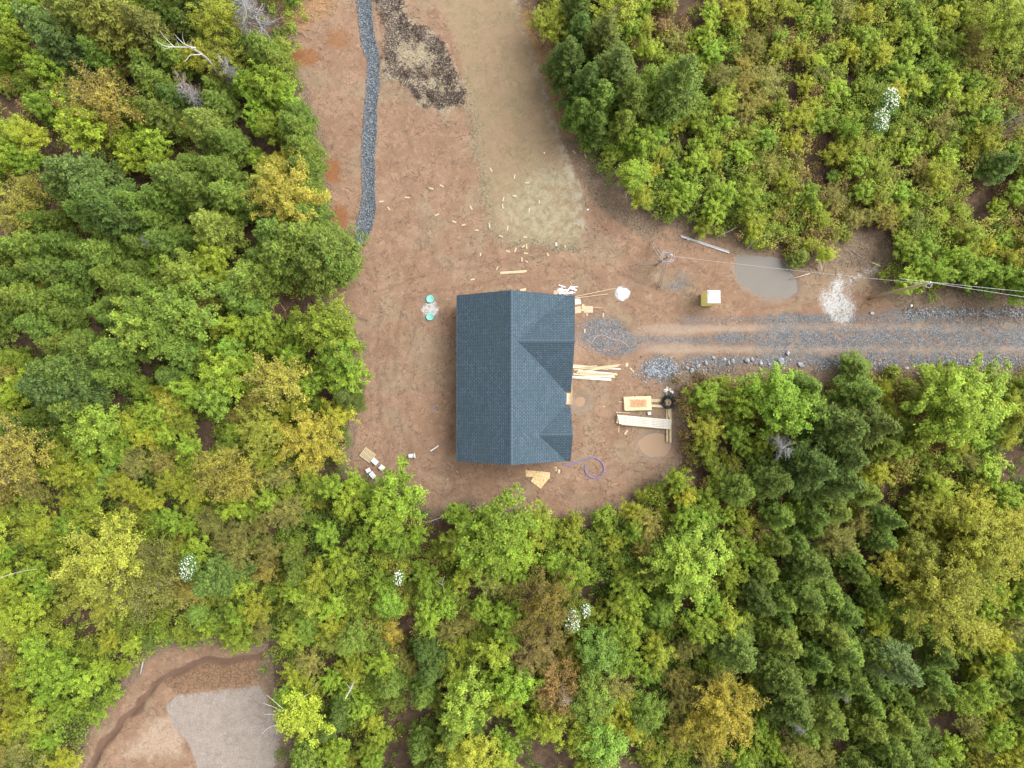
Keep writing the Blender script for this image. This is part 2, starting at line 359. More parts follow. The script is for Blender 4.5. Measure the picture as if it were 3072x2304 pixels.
# ------------------------------------------------------------ ground mesh, cut into its regions
def build_ground():
    x0, x1, y0, y1, s = -58.0, 58.0, -46.0, 46.0, .2
    nx, ny = int((x1-x0)/s)+1, int((y1-y0)/s)+1
    X, Y = np.meshgrid(np.linspace(x0, x1, nx), np.linspace(y0, y1, ny)); X = X.ravel(); Y = Y.ravel()
    Z = height(X, Y); WX, WY = dist_w(X, Y)
    a = {}
    v = lambda sd, w_: np.clip(.5+sd/(2*w_), -.2, 1.2)
    c1 = sdpoly(WX, WY, CLEAR); c2 = sdpoly(WX, WY, CLEAR2); cl = np.maximum(c1, c2)
    a['clear'] = v(cl, 1.2); a['seed'] = v(sdpoly(X, Y, SEED), .9); a['org'] = v(sdpoly(WX, WY, ORG), 1.0)
    a['seedg'] = sstep(-.8, 1.5, sdpoly(WX, WY, SEEDG))
    px, py = toPixN(X, Y); u, q = px*K, py*K
    fl = dline(X, Y, PL([(1000,170),(1012,205),(1030,300),(1040,350),(1045,400),(1055,500),(1110,528),(1180,532),(1235,533)], K))
    a['fringe'] = sstep(1.1, .15, fl+.8*(fbm(X, Y, .5, 3, 61)-.4))
    a['orgd'] = np.maximum(sstep(1.6, .2, np.abs(sdpoly(X, Y, ORG)-.9)), sstep(-2, 1, Y-P(0, 150).y)*sstep(1, -1, X-P(1190,0).x))
    ru = np.zeros(X.shape)
    for pl, k_ in RUTS: ru = np.maximum(ru, k_*np.exp(-(np.abs(dline(WX*.25+X*.75, WY*.25+Y*.75, pl)-.85)/.16)**2))
    a['rut'] = ru*sstep(.35, .55, fbm(X, Y, .35, 3, 66)+.05)
    # pale right margin of the seeded strip
    edge = dline(X, Y, PL([(1125,0),(1165,110),(1190,200),(1215,280),(1235,350),(1262,430),(1262,500)], K))
    a['seede'] = sstep(1.4, .2, edge)
    ga = lambda c, sg, xa, xb: np.exp(-((q-c)/sg)**2)*sstep(xa-40, xa+40, u)*(1-sstep(xb-40, xb+40, u))
    wob = 7*(fbm(X, Y, .12, 3, 40)-.5)
    q = q + wob
    pn = fbm(X*.35, Y, .9, 3, 90)
    gr = .6*ga(689, 9, 1560, 1870)*(.4+1.1*pn) + .65*ga(680, 16, 1900, 2500)*(.5+pn) + .75*ga(731, 16, 1570, 2500)*(.45+1.0*pn) + .7*ga(778, 14, 1470, 2500)*(.5+pn) + .45*ga(733, 10, 1280, 1600) + .5*ga(730, 60, 1650, 2500) + .2*ga(730, 60, 1300, 1700) + .3*(fbm(X, Y, .5, 3, 88)-.5)*ga(730, 50, 1300, 2500)
    el = lambda cx, cy, rx, ry: np.clip(1.25-np.hypot((u-cx)/rx, (q-cy)/ry), 0, 1)
    gr = gr + .9*el(1295, 715, 62, 42) + .8*el(1420, 792, 34, 28) + .8*el(1330, 745, 50, 30) + .4*el(1450, 620, 50, 14)
    gr = gr + .4*el(1500, 690, 60, 20) + .5*el(1470, 600, 40, 25)
    a['gravel'] = np.clip(gr, 0, 1)
    a['track'] = np.clip(ga(708, 9, 1400, 2500)+ga(753, 9, 1400, 2500)+.5*ga(730, 30, 1350, 1500), 0, 1)
    a['trench'] = v(sdpoly(X, Y, TRENCH), .35)
    a['low'] = np.clip(sstep(0, 3, sdpoly(X, Y, PL([(1000,1200),(1300,1200),(1300,1700),(560,1700),(700,1500),(860,1330)], 2.16, 0, 1536)))*.9, 0, 1)
    a['pad'] = v(sdpoly(X, Y, PAD), .5); a['scrub'] = v(sdpoly(WX, WY, SCRUB2), .8)
    a['ditch'] = np.clip(1.1-dline(WX, WY, DITCH)/.55, 0, 1)
    og = np.zeros(X.shape)
    for i, ((cx, cy), (rx, ry)) in enumerate(ORANGE): og = np.maximum(og, (1.0 if i < 3 else .62)*np.clip(1.55-.95*np.hypot((u-cx)/rx, (py*K-cy)/ry), 0, 1))
    a['orange'] = og
    sal = np.maximum(v(sdpoly(WX*.5+X*.5, WY*.5+Y*.5, SALT), 1.0), v(sdpoly(X, Y, SALT2), 1.6)-.22)
    a['salt'] = np.maximum(np.maximum(sal, v(sdpoly(X, Y, SPILL), .25)), v(sdpoly(X, Y, LIDP), .4)+.02)
    wet = np.zeros(X.shape)-.2
    for pd in (PUD_BIG, PUD_RIGHT, PUD_HOUSE): wet = np.maximum(wet, v(sdpoly(X, Y, pd)+.7*fbm(X, Y, .8, 3, 52)+.2, .6))
    a['wet'] = np.maximum(wet, v(sdpoly(X, Y, TANK)+.1, .2)*.75)
    # brash band: the outer metres of the clearing, more on the right hand side of the field and north of the drive
    b = np.exp(-((cl+.3)/.9)**2)*.72
    side = dline(X, Y, PL([(1150,40),(1190,140),(1215,220),(1240,300),(1275,370),(1310,430),(1400,490)], K))
    b = np.maximum(b, sstep(1.9, .5, side)*.95)
    north = dline(X, Y, PL([(1800,545),(1870,560),(1900,600),(1960,650),(2080,662),(2212,668),(2300,668)], K))
    b = np.maximum(b, sstep(2.2, .4, north)*.8)
    south = dline(X, Y, PL([(1480,806),(1620,812),(1750,815),(1850,812),(1960,812),(2060,808),(2300,800)], K))
    b = np.maximum(b, sstep(1.5, .3, south)*.85)
    tl = dline(X, Y, PL([(600,-20),(660,5),(690,10),(640,40)], K)); b = np.maximum(b, sstep(2.2, .5, tl)*.95)
    a['brush'] = b*(1-sstep(-.5, .3, sdpoly(X, Y, TRENCH)))
    a['gold'] = np.maximum(sstep(2.0, .8, dline(X, Y, PL([(1150,40),(1190,140),(1215,220),(1235,270)], K))), sstep(2.4, .8, tl))
    # split into regions
    I = np.arange(nx*ny).reshape(ny, nx)
    Q = np.stack([I[:-1,:-1], I[:-1,1:], I[1:,1:], I[1:,:-1]], -1).reshape(-1, 4)
    fx = X[Q].mean(1); fy = Y[Q].mean(1)
    reg = np.zeros(len(Q), int)
    fw = lambda arr: arr[Q].mean(1)
    clf = fw(cl); reg[clf < 0] = 5
    reg[(fw(a['seed']) > .5)] = 2; reg[(fw(a['org']) > .5)] = 3
    reg[(sdpoly(fx, fy, DRIVE) > 0)] = 1
    reg[(fw(a['trench']) > .5)] = 4; reg[(fw(a['pad']) > .5)] = 6
    V = np.stack([X, Y, Z], 1)
    for r, nm in enumerate(['ground', 'driveway', 'seeded_field', 'topsoil_patch', 'gravel_trench', 'forest_floor', 'gravel_pad']):
        q_ = Q[reg == r]; ids, inv = np.unique(q_, return_inverse=True)
        me = np_mesh(nm, V[ids], inv.reshape(-1, 4), [M_ground], {k: ('POINT', x_[ids]) for k, x_ in a.items()}, True)
        o = bpy.data.objects.new(nm, me); C.objects.link(o); tag(o, kind='structure')
    # the land beyond, to the horizon
    mb = MB(); F = 900
    oz = -.25
    xs = [-F, x0+.4, x1-.4, F]; ys = [-F, y0+.4, y1-.4, F]
    for i in range(3):
        for j in range(3):
            if i == 1 and j == 1: continue
            mb.add([(xs[i], ys[j], oz), (xs[i+1], ys[j], oz), (xs[i+1], ys[j+1], oz), (xs[i], ys[j+1], oz)], [(0,1,2,3)])
    t = NT('far_woods'); n = t.noise(t.geo(), .3, 6, .7); m_ = t.out(t.mix(t.step(n, .35, .65), (.03,.05,.012), (.08,.11,.025)), .95, n, 1, .5)
    tag(mb.build('terrain', m_), kind='structure')
build_ground()

# ------------------------------------------------------------ materials for things
M_wood = simple('new_lumber', (.40,.32,.19), (.52,.43,.28), 3, .7, stretch=(1,8,8))
M_wood2 = simple('white_primed_wood', (.44,.42,.36), (.58,.56,.49), 3, .6)
M_beam = simple('weathered_beam', (.36,.26,.15), (.50,.38,.22), 4, .8)
M_osb = NT('strand_board'); v_ = M_osb.obj(); vv = M_osb.n('ShaderNodeTexVoronoi'); vv.inputs['Scale'].default_value = 11; M_osb.L(v_, vv.inputs['Vector'])
sp = M_osb.n('ShaderNodeSeparateColor'); M_osb.L(vv.outputs['Color'], sp.inputs[0])
M_osb = M_osb.out(M_osb.mix(sp.outputs[0], (.42,.27,.12), (.72,.53,.30)), .75, sp.outputs[0], .1, .01)
M_osbwet = NT('rain_stained_strand_board'); v_ = M_osbwet.obj(); vv = M_osbwet.n('ShaderNodeTexVoronoi'); vv.inputs['Scale'].default_value = 11; M_osbwet.L(v_, vv.inputs['Vector'])
sp = M_osbwet.n('ShaderNodeSeparateColor'); M_osbwet.L(vv.outputs['Color'], sp.inputs[0])
sx = M_osbwet.n('ShaderNodeSeparateXYZ'); M_osbwet.L(v_, sx.inputs[0])
ax = M_osbwet.math('ABSOLUTE', M_osbwet.math('MULTIPLY', sx.outputs[0], .75)); ay = M_osbwet.math('ABSOLUTE', M_osbwet.math('MULTIPLY', sx.outputs[1], 1.6))
st_ = M_osbwet.step(M_osbwet.math('ADD', M_osbwet.math('MAXIMUM', ax, ay), M_osbwet.math('MULTIPLY', M_osbwet.noise(v_, 3), .35)), .62, .9, 1, 0)
M_osbwet = M_osbwet.out(M_osbwet.mix(st_, M_osbwet.mix(sp.outputs[0], (.50,.38,.20), (.70,.58,.36)), M_osbwet.mix(sp.outputs[0], (.33,.17,.085), (.44,.26,.14))), .6)
M_white = simple('white_plastic', (.56,.57,.58), (.66,.67,.68), 5, .45)
M_card = simple('tan_cardboard', (.42,.30,.20), (.52,.39,.27), 3, .85)
M_green = simple('green_plastic', (.15,.44,.36), (.20,.52,.43), 4, .45)
M_greend = simple('dark_green_plastic', (.02,.16,.11), (.03,.2,.14), 4, .5)
M_yel = simple('yellow_plastic', (.92,.84,.26), (.95,.88,.34), 3, .45)
M_black = simple('black_plastic', (.012,.016,.016), (.025,.03,.03), 8, .35)
M_blue = simple('violet_blue_pipe', (.13,.13,.40), (.20,.20,.48), 6, .4)
M_steel = simple('galvanised_metal', (.42,.43,.45), (.58,.59,.61), 9, .4, .6)
M_grey = simple('grey_conduit', (.25,.25,.27), (.36,.36,.38), 6, .5)
M_pole = simple('treated_pole_wood', (.33,.25,.15), (.45,.36,.22), 5, .85, stretch=(6,6,.6))
M_postw = simple('grey_brown_timber', (.26,.2,.15), (.40,.33,.26), 5, .85)
M_wire = simple('aluminium_cable', (.30,.30,.30), (.40,.40,.40), 3, .45, .3)
M_rock = simple('blue_grey_rock', (.15,.165,.18), (.36,.38,.40), 2.2, .85, bs=.5, coord='geo')
M_stone = NT('crushed_stone'); oi = M_stone.attr('tint')
M_stone = M_stone.out(M_stone.mix(oi, (.075,.09,.105), (.36,.385,.41)), .85)
M_ash = simple("ash_grey_twigs", (.22,.215,.21), (.38,.37,.365), 5, .9, coord="geo")
M_dead = simple('bleached_dead_wood', (.38,.36,.34), (.55,.53,.50), 6, .85)
M_twig = simple('brown_grey_twig', (.13,.095,.07), (.44,.35,.26), 1.6, .9, coord='geo')
M_bark = simple('bark', (.10,.075,.055), (.20,.16,.12), 8, .95)
M_birch = simple('pale_birch_bark', (.45,.42,.37), (.66,.63,.58), 8, .8)
M_glass = simple('dark_window_glass', (.02,.03,.035), (.04,.05,.055), 1, .08, spec=.6)
M_siding = NT('grey_siding'); sx = M_siding.n('ShaderNodeSeparateXYZ'); M_siding.L(M_siding.geo(), sx.inputs[0])
fr = M_siding.math('FRACT', M_siding.math('MULTIPLY', sx.outputs[2], 8))
M_siding = M_siding.out(M_siding.mix(M_siding.step(fr, 0, .12), (.12,.13,.14), (.42,.44,.45)), .7)
M_trim = simple('white_trim', (.74,.74,.73), (.82,.82,.81), 3, .5)
M_fascia = simple('dark_fascia', (.06,.075,.085), (.08,.095,.11), 3, .5)
M_conc = simple('concrete', (.45,.43,.39), (.62,.60,.56), 3, .9, coord='geo')

def shingles():
    t = NT('blue_grey_shingles'); uv = t.n('ShaderNodeUVMap').outputs[0]
    br = t.n('ShaderNodeTexBrick'); t.L(uv, br.inputs['Vector']); br.offset = .37; br.squash = 1
    for k, x in (('Scale', 1), ('Mortar Size', .03), ('Mortar Smooth', .6), ('Brick Width', .3), ('Row Height', .19), ('Bias', 0)): br.inputs[k].default_value = x
    br.inputs['Color1'].default_value = (.052,.082,.110,1); br.inputs['Color2'].default_value = (.082,.118,.152,1); br.inputs['Mortar'].default_value = (.022,.033,.042,1)
    n = t.noise(t.geo(), .5, 4, .6); n2 = t.noise(t.geo(), 9, 4, .7)
    c = t.mix(t.step(n, .35, .65, 0, .5), br.outputs['Color'], (.042,.070,.080)); c = t.mix(t.step(t.noise(t.geo(), 2.2, 5, .75), .5, .65, 0, .35), c, (.035,.055,.07))
    c = t.mix(t.step(n2, .45, .75, 0, .25), c, (.125,.168,.208))
    return t.out(c, .88, t.math('SUBTRACT', n2, t.math('MULTIPLY', br.outputs['Fac'], 1.5)), .5, .02, spec=.2)
M_shing = shingles()

# ------------------------------------------------------------ the house
def uvplane(mb_quads, name, mat, parent, thick=.09):
    """roof planes: list of (points, udir, vdir); each an extruded slab with UVs in metres"""
    V = []; F = []; UV = []
    for pts, ud, vd in mb_quads:
        pts = [Vector(p) for p in pts]; nrm = Vector((0,0,0))
        for i in range(1, len(pts)-1): nrm += (pts[i]-pts[0]).cross(pts[i+1]-pts[0])
        nrm.normalize()
        if nrm.z < 0: pts.reverse(); nrm = -nrm
        k = len(pts); b = len(V); V += [p[:] for p in pts] + [(p-Vector((0,0,thick)))[:] for p in pts]
        u = lambda p: (p.dot(ud), p.dot(vd))
        fl = [list(range(k)), list(range(2*k-1, k-1, -1))] + [[k+i, k+(i+1)%k, (i+1)%k, i] for i in range(k)]
        for f in fl:
            F.append([b+i for i in f]); UV.append([u(Vector(V[b+i])) for i in f])
    me = bpy.data.meshes.new(name); me.from_pydata(V, [], F); me.materials.append(mat)
    l = me.uv_layers.new(name='UVMap'); i = 0
    for uvs in UV:
        for q in uvs: l.data[i].uv = q; i += 1
    me.update(); o = bpy.data.objects.new(name, me); C.objects.link(o); o.parent = parent; return o
def house():
    ZE = 3.0
    xl = P(1370, 1150, ZE).x; xr = P(1698, 1150, ZE).x; yt = P(1500, 886, ZE).y; yb = P(1500, 1384, ZE).y
    xm = (xl+xr)/2; pitch = .66; zr = ZE+(xm-xl)*pitch
    hs_ = thing('house', 'single storey house with blue-grey shingle roof and two gables facing the driveway', 'house')
    sl = math.sqrt(1+pitch*pitch); Yd = Vector((0,1,0))
    upR = Vector((-1,0,pitch)).normalized(); upL = Vector((1,0,pitch)).normalized()
    # cross gables: centre line y, half width, front x at the three corners
    g1y = P(1700, 1023, 5.9).y; g1t = yt; g1w = g1t - g1y; g1z = ZE+g1w*pitch; g1b = g1y-g1w
    g2y = P(1700, 1305, 4.7).y; g2w = P(1700, 1219, ZE).y - g2y; g2z = ZE+g2w*pitch
    xa = lambda zz: xr - (zz-ZE)/pitch                     # x of the main slope at height zz
    eps = .012
    planes = []
    planes.append(([(xl,yb,ZE),(xl,yt,ZE),(xm,yt,zr),(xm,yb,zr)], Yd, upL))
    planes.append(([(xm,yb,zr),(xm,yt,zr),(xa(g1z),g1y,g1z),(xr,g1b,ZE),(xr,g2y+g2w,ZE),(xa(g2z),g2y,g2z),(xr,g2y-g2w,ZE),(xr,yb,ZE)] if g2y-g2w > yb+.05 else
                   [(xm,yb,zr),(xm,yt,zr),(xa(g1z),g1y,g1z),(xr,g1b,ZE),(xr,g2y+g2w,ZE),(xa(g2z),g2y,g2z),(xr,yb,ZE)], Yd, upR))
    main = uvplane(planes[:1], 'roof', M_shing, hs_)
    # right slope as convex pieces so no face is concave
    A = (xm,yt,zr); B = (xa(g1z),g1y,g1z); Cc = (xr,g1b,ZE); D = (xr,g2y+g2w,ZE); E = (xa(g2z),g2y,g2z); F_ = (xr,max(g2y-g2w,yb+.001),ZE); G_ = (xr,yb,ZE); Hh = (xm,yb,zr)
    right = [([A,(xm,g1y,zr),B,(xr,yt,ZE)], Yd, upR), ([(xm,g1y,zr),(xm,g1b,zr),Cc,B], Yd, upR), ([(xm,g1b,zr),(xm,g2y+g2w,zr),D,Cc], Yd, upR),
             ([(xm,g2y+g2w,zr),(xm,g2y,zr),E,D], Yd, upR), ([(xm,g2y,zr),Hh,G_,F_,E] if F_[1] > yb+.05 else [(xm,g2y,zr),Hh,G_,E], Yd, upR)]
    rr = uvplane(right, 'roof', M_shing, hs_)
    Xd = Vector((1,0,0))
    f1t, f1r, f1b = P(1724, 885, ZE).x, P(1724, 1023, g1z).x, P(1714, 1170, ZE).x
    f2 = P(1712, 1300, ZE).x
    up_n = Vector((0,-1,pitch)).normalized(); up_s = Vector((0,1,pitch)).normalized()
    z = eps
    gr1 = uvplane([([(xa(g1z),g1y,g1z+z),(f1r,g1y,g1z+z),(f1t,g1t,ZE+z),(xr,g1t,ZE+z)], Xd, up_n), ([(xa(g1z),g1y,g1z+z),(f1r,g1y,g1z+z),(f1b,g1b,ZE+z),(xr,g1b,ZE+z)], Xd, up_s)], 'roof', M_shing, hs_)
    gr2 = uvplane([([(xa(g2z),g2y,g2z+z),(f2+.06,g2y,g2z+z),(f2,g2y+g2w,ZE+z),(xr,g2y+g2w,ZE+z)], Xd, up_n), ([(xa(g2z),g2y,g2z+z),(f2+.06,g2y,g2z+z),(f2,g2y-g2w,ZE+z),(xr,g2y-g2w,ZE+z)], Xd, up_s)], 'roof', M_shing, hs_)
    # ridge caps: overlapping bent shingles
    def caps(a, b, side, nm, par):
        a = Vector(a); b = Vector(b); n = int((b-a).length/.16); mb = MB(); d = (b-a).normalized()
        for i in range(n):
            c0 = a + d*(.16*i); c1 = c0 + d*.22; h0 = .035; h1 = .02
            for sgn in (-1, 1):
                o = side*sgn*.15 - Vector((0,0,.15*pitch))
                vs = [c0+Vector((0,0,h0)), c1+Vector((0,0,h1)), c1+o+Vector((0,0,h1)), c0+o+Vector((0,0,h0))]
                mb.add(vs, [(0,1,2,3) if sgn < 0 else (3,2,1,0)], i % 2)
        mb.build(nm, [M_capa, M_capb], par)
    M_capa = simple('ridge_cap_dark', (.042,.066,.088), (.066,.096,.125), 20, .9, coord='geo'); M_capb = simple('ridge_cap_light', (.05,.078,.104), (.082,.114,.145), 20, .9, coord='geo')
    caps((xm, yb, zr), (xm, yt, zr), Vector((1,0,0)), 'ridge_cap', main)
    caps((xa(g1z), g1y, g1z+z), (f1r, g1y, g1z+z), Vector((0,1,0)), 'ridge_cap', gr1)
    caps((xa(g2z), g2y, g2z+z), (f2+.06, g2y, g2z+z), Vector((0,1,0)), 'ridge_cap', gr2)
    # eave fascia boards
    mb = MB(); mb.box((xl-.016, (yt+yb)/2, ZE-.12), (.03, yt-yb, .2)); mb.build('fascia', M_fascia, hs_)
    # walls
    wx0, wx1, wy0, wy1 = xl+.45, xr-.35, yb+.35, yt-.35
    mb = MB(); g = .25
    body = [(wx0,wy0),(wx1,wy0),(wx1,wy1),(wx0,wy1)]
    zt = ZE+.12
    mb.box(((wx0+wx1)/2, (wy0+wy1)/2, (g+zt)/2), (wx1-wx0, wy1-wy0, zt-g))
    for yy, s_ in ((wy0,-1),(wy1,1)):
        mb.add([(wx0,yy,zt),(wx1,yy,zt),(xm,yy,zt+(wx1-xm)*pitch*.97),(wx0,yy-s_*.1,zt),(wx1,yy-s_*.1,zt),(xm,yy-s_*.1,zt+(wx1-xm)*pitch*.97)], [(0,1,2),(5,4,3),(0,3,4,1),(1,4,5,2),(2,5,3,0)])
    fx1 = f1b-.35; fx2 = f2-.3
    for fx, gy, gw, gz_ in ((fx1,g1y,g1w,g1z),(fx2,g2y,g2w,g2z)):
        hw = gw-.35
        mb.box(((wx1-.2+fx)/2, gy, (g+zt)/2), (fx-wx1+.2, hw*2, zt-g-.004))
        mb.add([(fx,gy-hw,zt),(fx,gy+hw,zt),(fx,gy,zt+hw*pitch),(fx-.1,gy-hw,zt),(fx-.1,gy+hw,zt),(fx-.1,gy,zt+hw*pitch)], [(0,1,2),(5,4,3),(0,3,4,1),(1,4,5,2),(2,5,3,0)])
    mb.build('wall', M_siding, hs_)
    mb = MB(); mb.box(((wx0+wx1)/2, (wy0+wy1)/2, .06), (wx1-wx0-.04, wy1-wy0-.04, .46)); mb.build('foundation', M_conc, hs_)
    def win(x, y, zc, wd, ht, face):
        fr_ = MB(); pn = MB()
        if face == 'x': fr_.box((x, y, zc), (.06, wd+.16, ht+.16)); pn.box((x+.02*(1 if x > xm else -1), y, zc), (.06, wd, ht)); 
        else: fr_.box((x, y, zc), (wd+.16, .06, ht+.16)); pn.box((x, y+.02*(1 if y > (yt+yb)/2 else -1), zc), (wd, .06, ht))
        f = fr_.build('window', M_trim, hs_); pn.build('pane', M_glass, f)
    for yy in (yb+2.6, yb+5.6, yb+9.0, yb+12.2): win(wx0-.03, yy, 1.9, 1.2, 1.1, 'x')
    for xx in (xm-2.4, xm+2.2): win(xx, wy0-.03, 1.9, 1.1, 1.1, 'y'); win(xx, wy1+.03, 1.9, 1.1, 1.1, 'y')
    win(fx2+.03, g2y, 1.9, 1.8, 1.2, 'x'); win(fx1+.03, g1y+2, 1.9, 1.2, 1.2, 'x')
    mb = MB(); mb.box((fx1+.03, g1y-1.4, 1.3), (.06, 2.5, 2.1)); mb.build('garage_door', M_trim, hs_)
    # front door in the recess between the gables, with threshold
    yn = (g1b+g2y+g2w)/2
    mb = MB(); mb.box((wx1+.03, yn, 1.35), (.06, .95, 2.05)); d = mb.build('door', M_white, hs_)
    mb = MB(); mb.tube([(wx1+.07, yn-.35, 1.3), (wx1+.12, yn-.35, 1.3)], .025); mb.build('handle', M_steel, d)
    # porch framing: deck joists and the pale rim board proud of the eave
    xo = P(1716.5, 1190, .5).x; y_a = P(1716, 1075, .5).y; y_b = P(1716, 1214, .5).y
    mb = MB(); n = 9; x_i = wx1+.1
    for i in range(7): mb.box((x_i+.07+i*(xo-.1-x_i)/7, yn, .44), (.13, 1.05, .04))
    mb.build('porch_deck', M_beam, hs_)
    mb = MB(); mb.box((xo-.03, (y_a+y_b)/2, .42), (.06, y_a-y_b, .24)); mb.build('rim_board', M_wood, hs_)
    mb = MB(); p = P(1702.5, 1194, .55); mb.box((p.x, p.y, .52), (.1, .75, .1)); mb.build('threshold', M_white, hs_)
house()

# ------------------------------------------------------------ labels by place in the photo, only where looks do not tell things apart
WAIT = []            # (object, px, py, stem): named once everything stands, by what stands next to it
def where(px, py, stem): return ('@', px, py, stem)
_tag = tag
def tag(o, label=None, cat=None, group=None, kind=None):
    if isinstance(label, tuple): WAIT.append((o, label[1], label[2], label[3])); label = None
    return _tag(o, label, cat, group, kind)
# ------------------------------------------------------------ site things
def septic():
    tk = P(1290, 924, 0); mb = MB(); 
    for i, (px, py, lb) in enumerate(((1290.5, 897.5, 'upper green round septic tank lid beside white mineral patch, muddy on one side'), (1290, 950.5, 'lower clean green round septic tank lid beside white mineral patch'))):
        p = G(px, py); t = thing('septic_lid', lb, 'tank lid', p, 0, 'green septic tank lids')
        m = MB(); m.lathe([(.36,-.15),(.36,.10),(.34,.13)], 28); m.build('riser', M_greend, t, True)
        m = MB(); m.lathe([(.345,.10),(.35,.135),(.335,.155),(.30,.16),(.29,.148),(.0,.155)], 28); lid = m.build('cover', M_green, t, True)
        m = MB()
        for k in range(6):
            a = k*math.pi/3+.2; m.lathe([(.016,.155),(.016,.17),(0,.172)], 8, (.315*math.cos(a), .315*math.sin(a), 0))
        m.build('bolt', M_steel, t)['kind'] = 'stuff'
    # shallow wooden form edges around the tank top
septic()

def toilet():
    # roof corners read at 2.25 m, floor at 0.1 m
    c = P(2140.5, 893, 2.25); b = G(2119, 907); w_ = 1.17
    t = thing('portable_toilet', 'yellow portable toilet with white roof beside the gravel driveway', 'portable toilet', (c.x-.06, c.y+.04, b.z)); t.scale = (1, 1, 1.14)
    m = MB(); m.box((0,0,.08), (1.12,1.12,.14), bev=.02); m.build('base', M_black, t)
    m = MB(); m.box((0,0,1.1), (1.11,1.11,2.0), bev=.03)
    for s in (-1, 1):
        for k in range(5):
            m.box((s*.56, -.38+k*.19, 1.15), (.03, .07, 1.7)); 
        for k in range(3): m.box((-.3+k*.3, .56, 1.15), (.08, .03, 1.7))
    m.build('cabin', M_yel, t)
    m = MB(); m.box((0,-.565,1.1), (.74,.035,1.8), bev=.01); d = m.build('door', M_yel, t)
    m = MB(); m.box((.28,-.595,1.1), (.06,.03,.14)); m.build('handle', M_black, d)
    m = MB(); m.box((0,-.59,1.85), (.5,.02,.1)); m.build('vent', M_greyv, t)
    m = MB(); m.box((0,0,2.16), (1.17,1.17,.10), bev=.04); m.box((0,0,2.23), (.95,.95,.07), bev=.03); m.build('roof', M_white, t)
    m = MB(); m.tube([(-.40,.42,2.15),(-.40,.42,2.38)], .045, 10); m.build('vent_pipe', M_black, t)
M_greyv = M_grey
toilet()

def sag(a, b, s, n=24):
    a = Vector(a); b = Vector(b)
    return [a.lerp(b, i/n) - Vector((0,0,s*4*(i/n)*(1-i/n))) for i in range(n+1)]
# utility pole, temporary service mast and the wires between
HP = 9.2
pb = G(2608, 895); ptop = P(2784, 849, HP); 
ax_ = Vector((ptop.x-pb.x, ptop.y-pb.y, 0))
t = thing('utility_pole', 'tall brown wooden utility pole with wires at the woods beside the driveway', 'utility pole', pb)
m = MB(); top = Vector((ptop.x-pb.x, ptop.y-pb.y, HP-pb.z))
if Vector((top.x, top.y, 0)).length > 1.2: top = Vector((top.x, top.y, 0)).normalized()*1.2 + Vector((0,0,top.z))
m.tube([(0,0,-.3), top*.5, top], [.17,.145,.11], 12); m.build('pole', M_pole, t, True)
m = MB(); m.box(top+Vector((.12,0,-.5)), (.22,.1,.1)); m.build('bracket', M_steel, t); m = MB(); m.tube([top+Vector((0,0,-.1)), top+Vector((0,0,.22))], .03); m.build('pin', M_steel, t)
m = MB(); m.lathe([(.03,0),(.09,.03),(.05,.07),(.09,.11),(.03,.16),(0,.16)], 12, tuple(top+Vector((0,0,.2)))); m.build('insulator', M_white, t, True)
m = MB(); cc = top+Vector((.18,-.12,-.45)); m.tube([cc+Vector((.22*math.cos(a/3), .22*math.sin(a/3), .01*a)) for a in range(0, 40)], .015, 6); m.build('cable_coil', M_wire, t, True)
PT = pb + top
mastb = G(1969, 795); HM = 5.2; mtop = P(2006, 768, HM)
t = thing('service_mast', 'braced timber power mast with a coil of grey cable at its head', 'power mast', mastb)
lt = Vector((mtop.x-mastb.x, mtop.y-mastb.y, HM-mastb.z))
m = MB(); m.tube([(0,0,-.2), lt], [.09,.08], 8); m.build('post', M_postw, t)
for px, py, hh in ((1954,722,2.6),(1889,806,2.6),(1979,863,2.6),(1979,863,4.2),(1976,742,3.4)):
    g_ = G(px, py) - mastb; at = lt*(hh/HM); m = MB()
    sd2 = Vector((-(g_.y), g_.x, 0)).normalized()*.09
    for s_ in (-1,1):
        a_ = g_+sd2*s_; b_ = at+sd2*s_*1.3; m.tube([a_, b_], .038, 4)
    m.build('brace', M_postw, t)
m = MB(); m.box(lt*.38+Vector((-.14,0,0)), (.16,.3,.42), bev=.02); m.build('meter_box', M_grey, t)
m = MB(); m.tube([lt*.4+Vector((.1,.05,0)), lt+Vector((.1,.05,-.2))], .035, 8); m.tube([lt+Vector((.1,.05,-.2)), lt+Vector((.16,.08,.1)), lt+Vector((.32,.02,.12))], .07, 8); m.build('weather_head', M_steel, t)
m = MB()
for j in range(5):
    r0 = .42+.05*j; o_ = Vector((rnd.uniform(-.12,.12), rnd.uniform(-.1,.1), -.5+.06*j)); ph = rnd.random()*6
    m.tube([lt+o_+Vector((r0*math.cos(ph+a/5), r0*.85*math.sin(ph+a/5), .05*math.sin(a/2+j))) for a in range(0, 31)], .016, 5)
m.build('cable_loop', M_blackc, t) if False else m.build('cable_loop', M_grey, t)
def wire(a, b, s, lab, r=.012):
    m = MB(); m.tube(sag(a, b, s), r, 5); o = m.build('overhead_wire', M_wire); tag(o, lab, 'wire', 'overhead wires at the drive')
wire(mastb+lt+Vector((.3,0,-.05)), PT+Vector((-.1,0,-.3)), .35, 'overhead cable running from the timber mast to the utility pole', .015)
wire(PT+Vector((.05,0,.3)), P(3400, 936, 9.6), .3, 'overhead wire leaving the utility pole towards the right edge of the photo')
wire(P(2700, 836, 8.9), P(3400, 905, 9.4), .25, 'thin upper overhead wire over the trees right of the utility pole', .012)

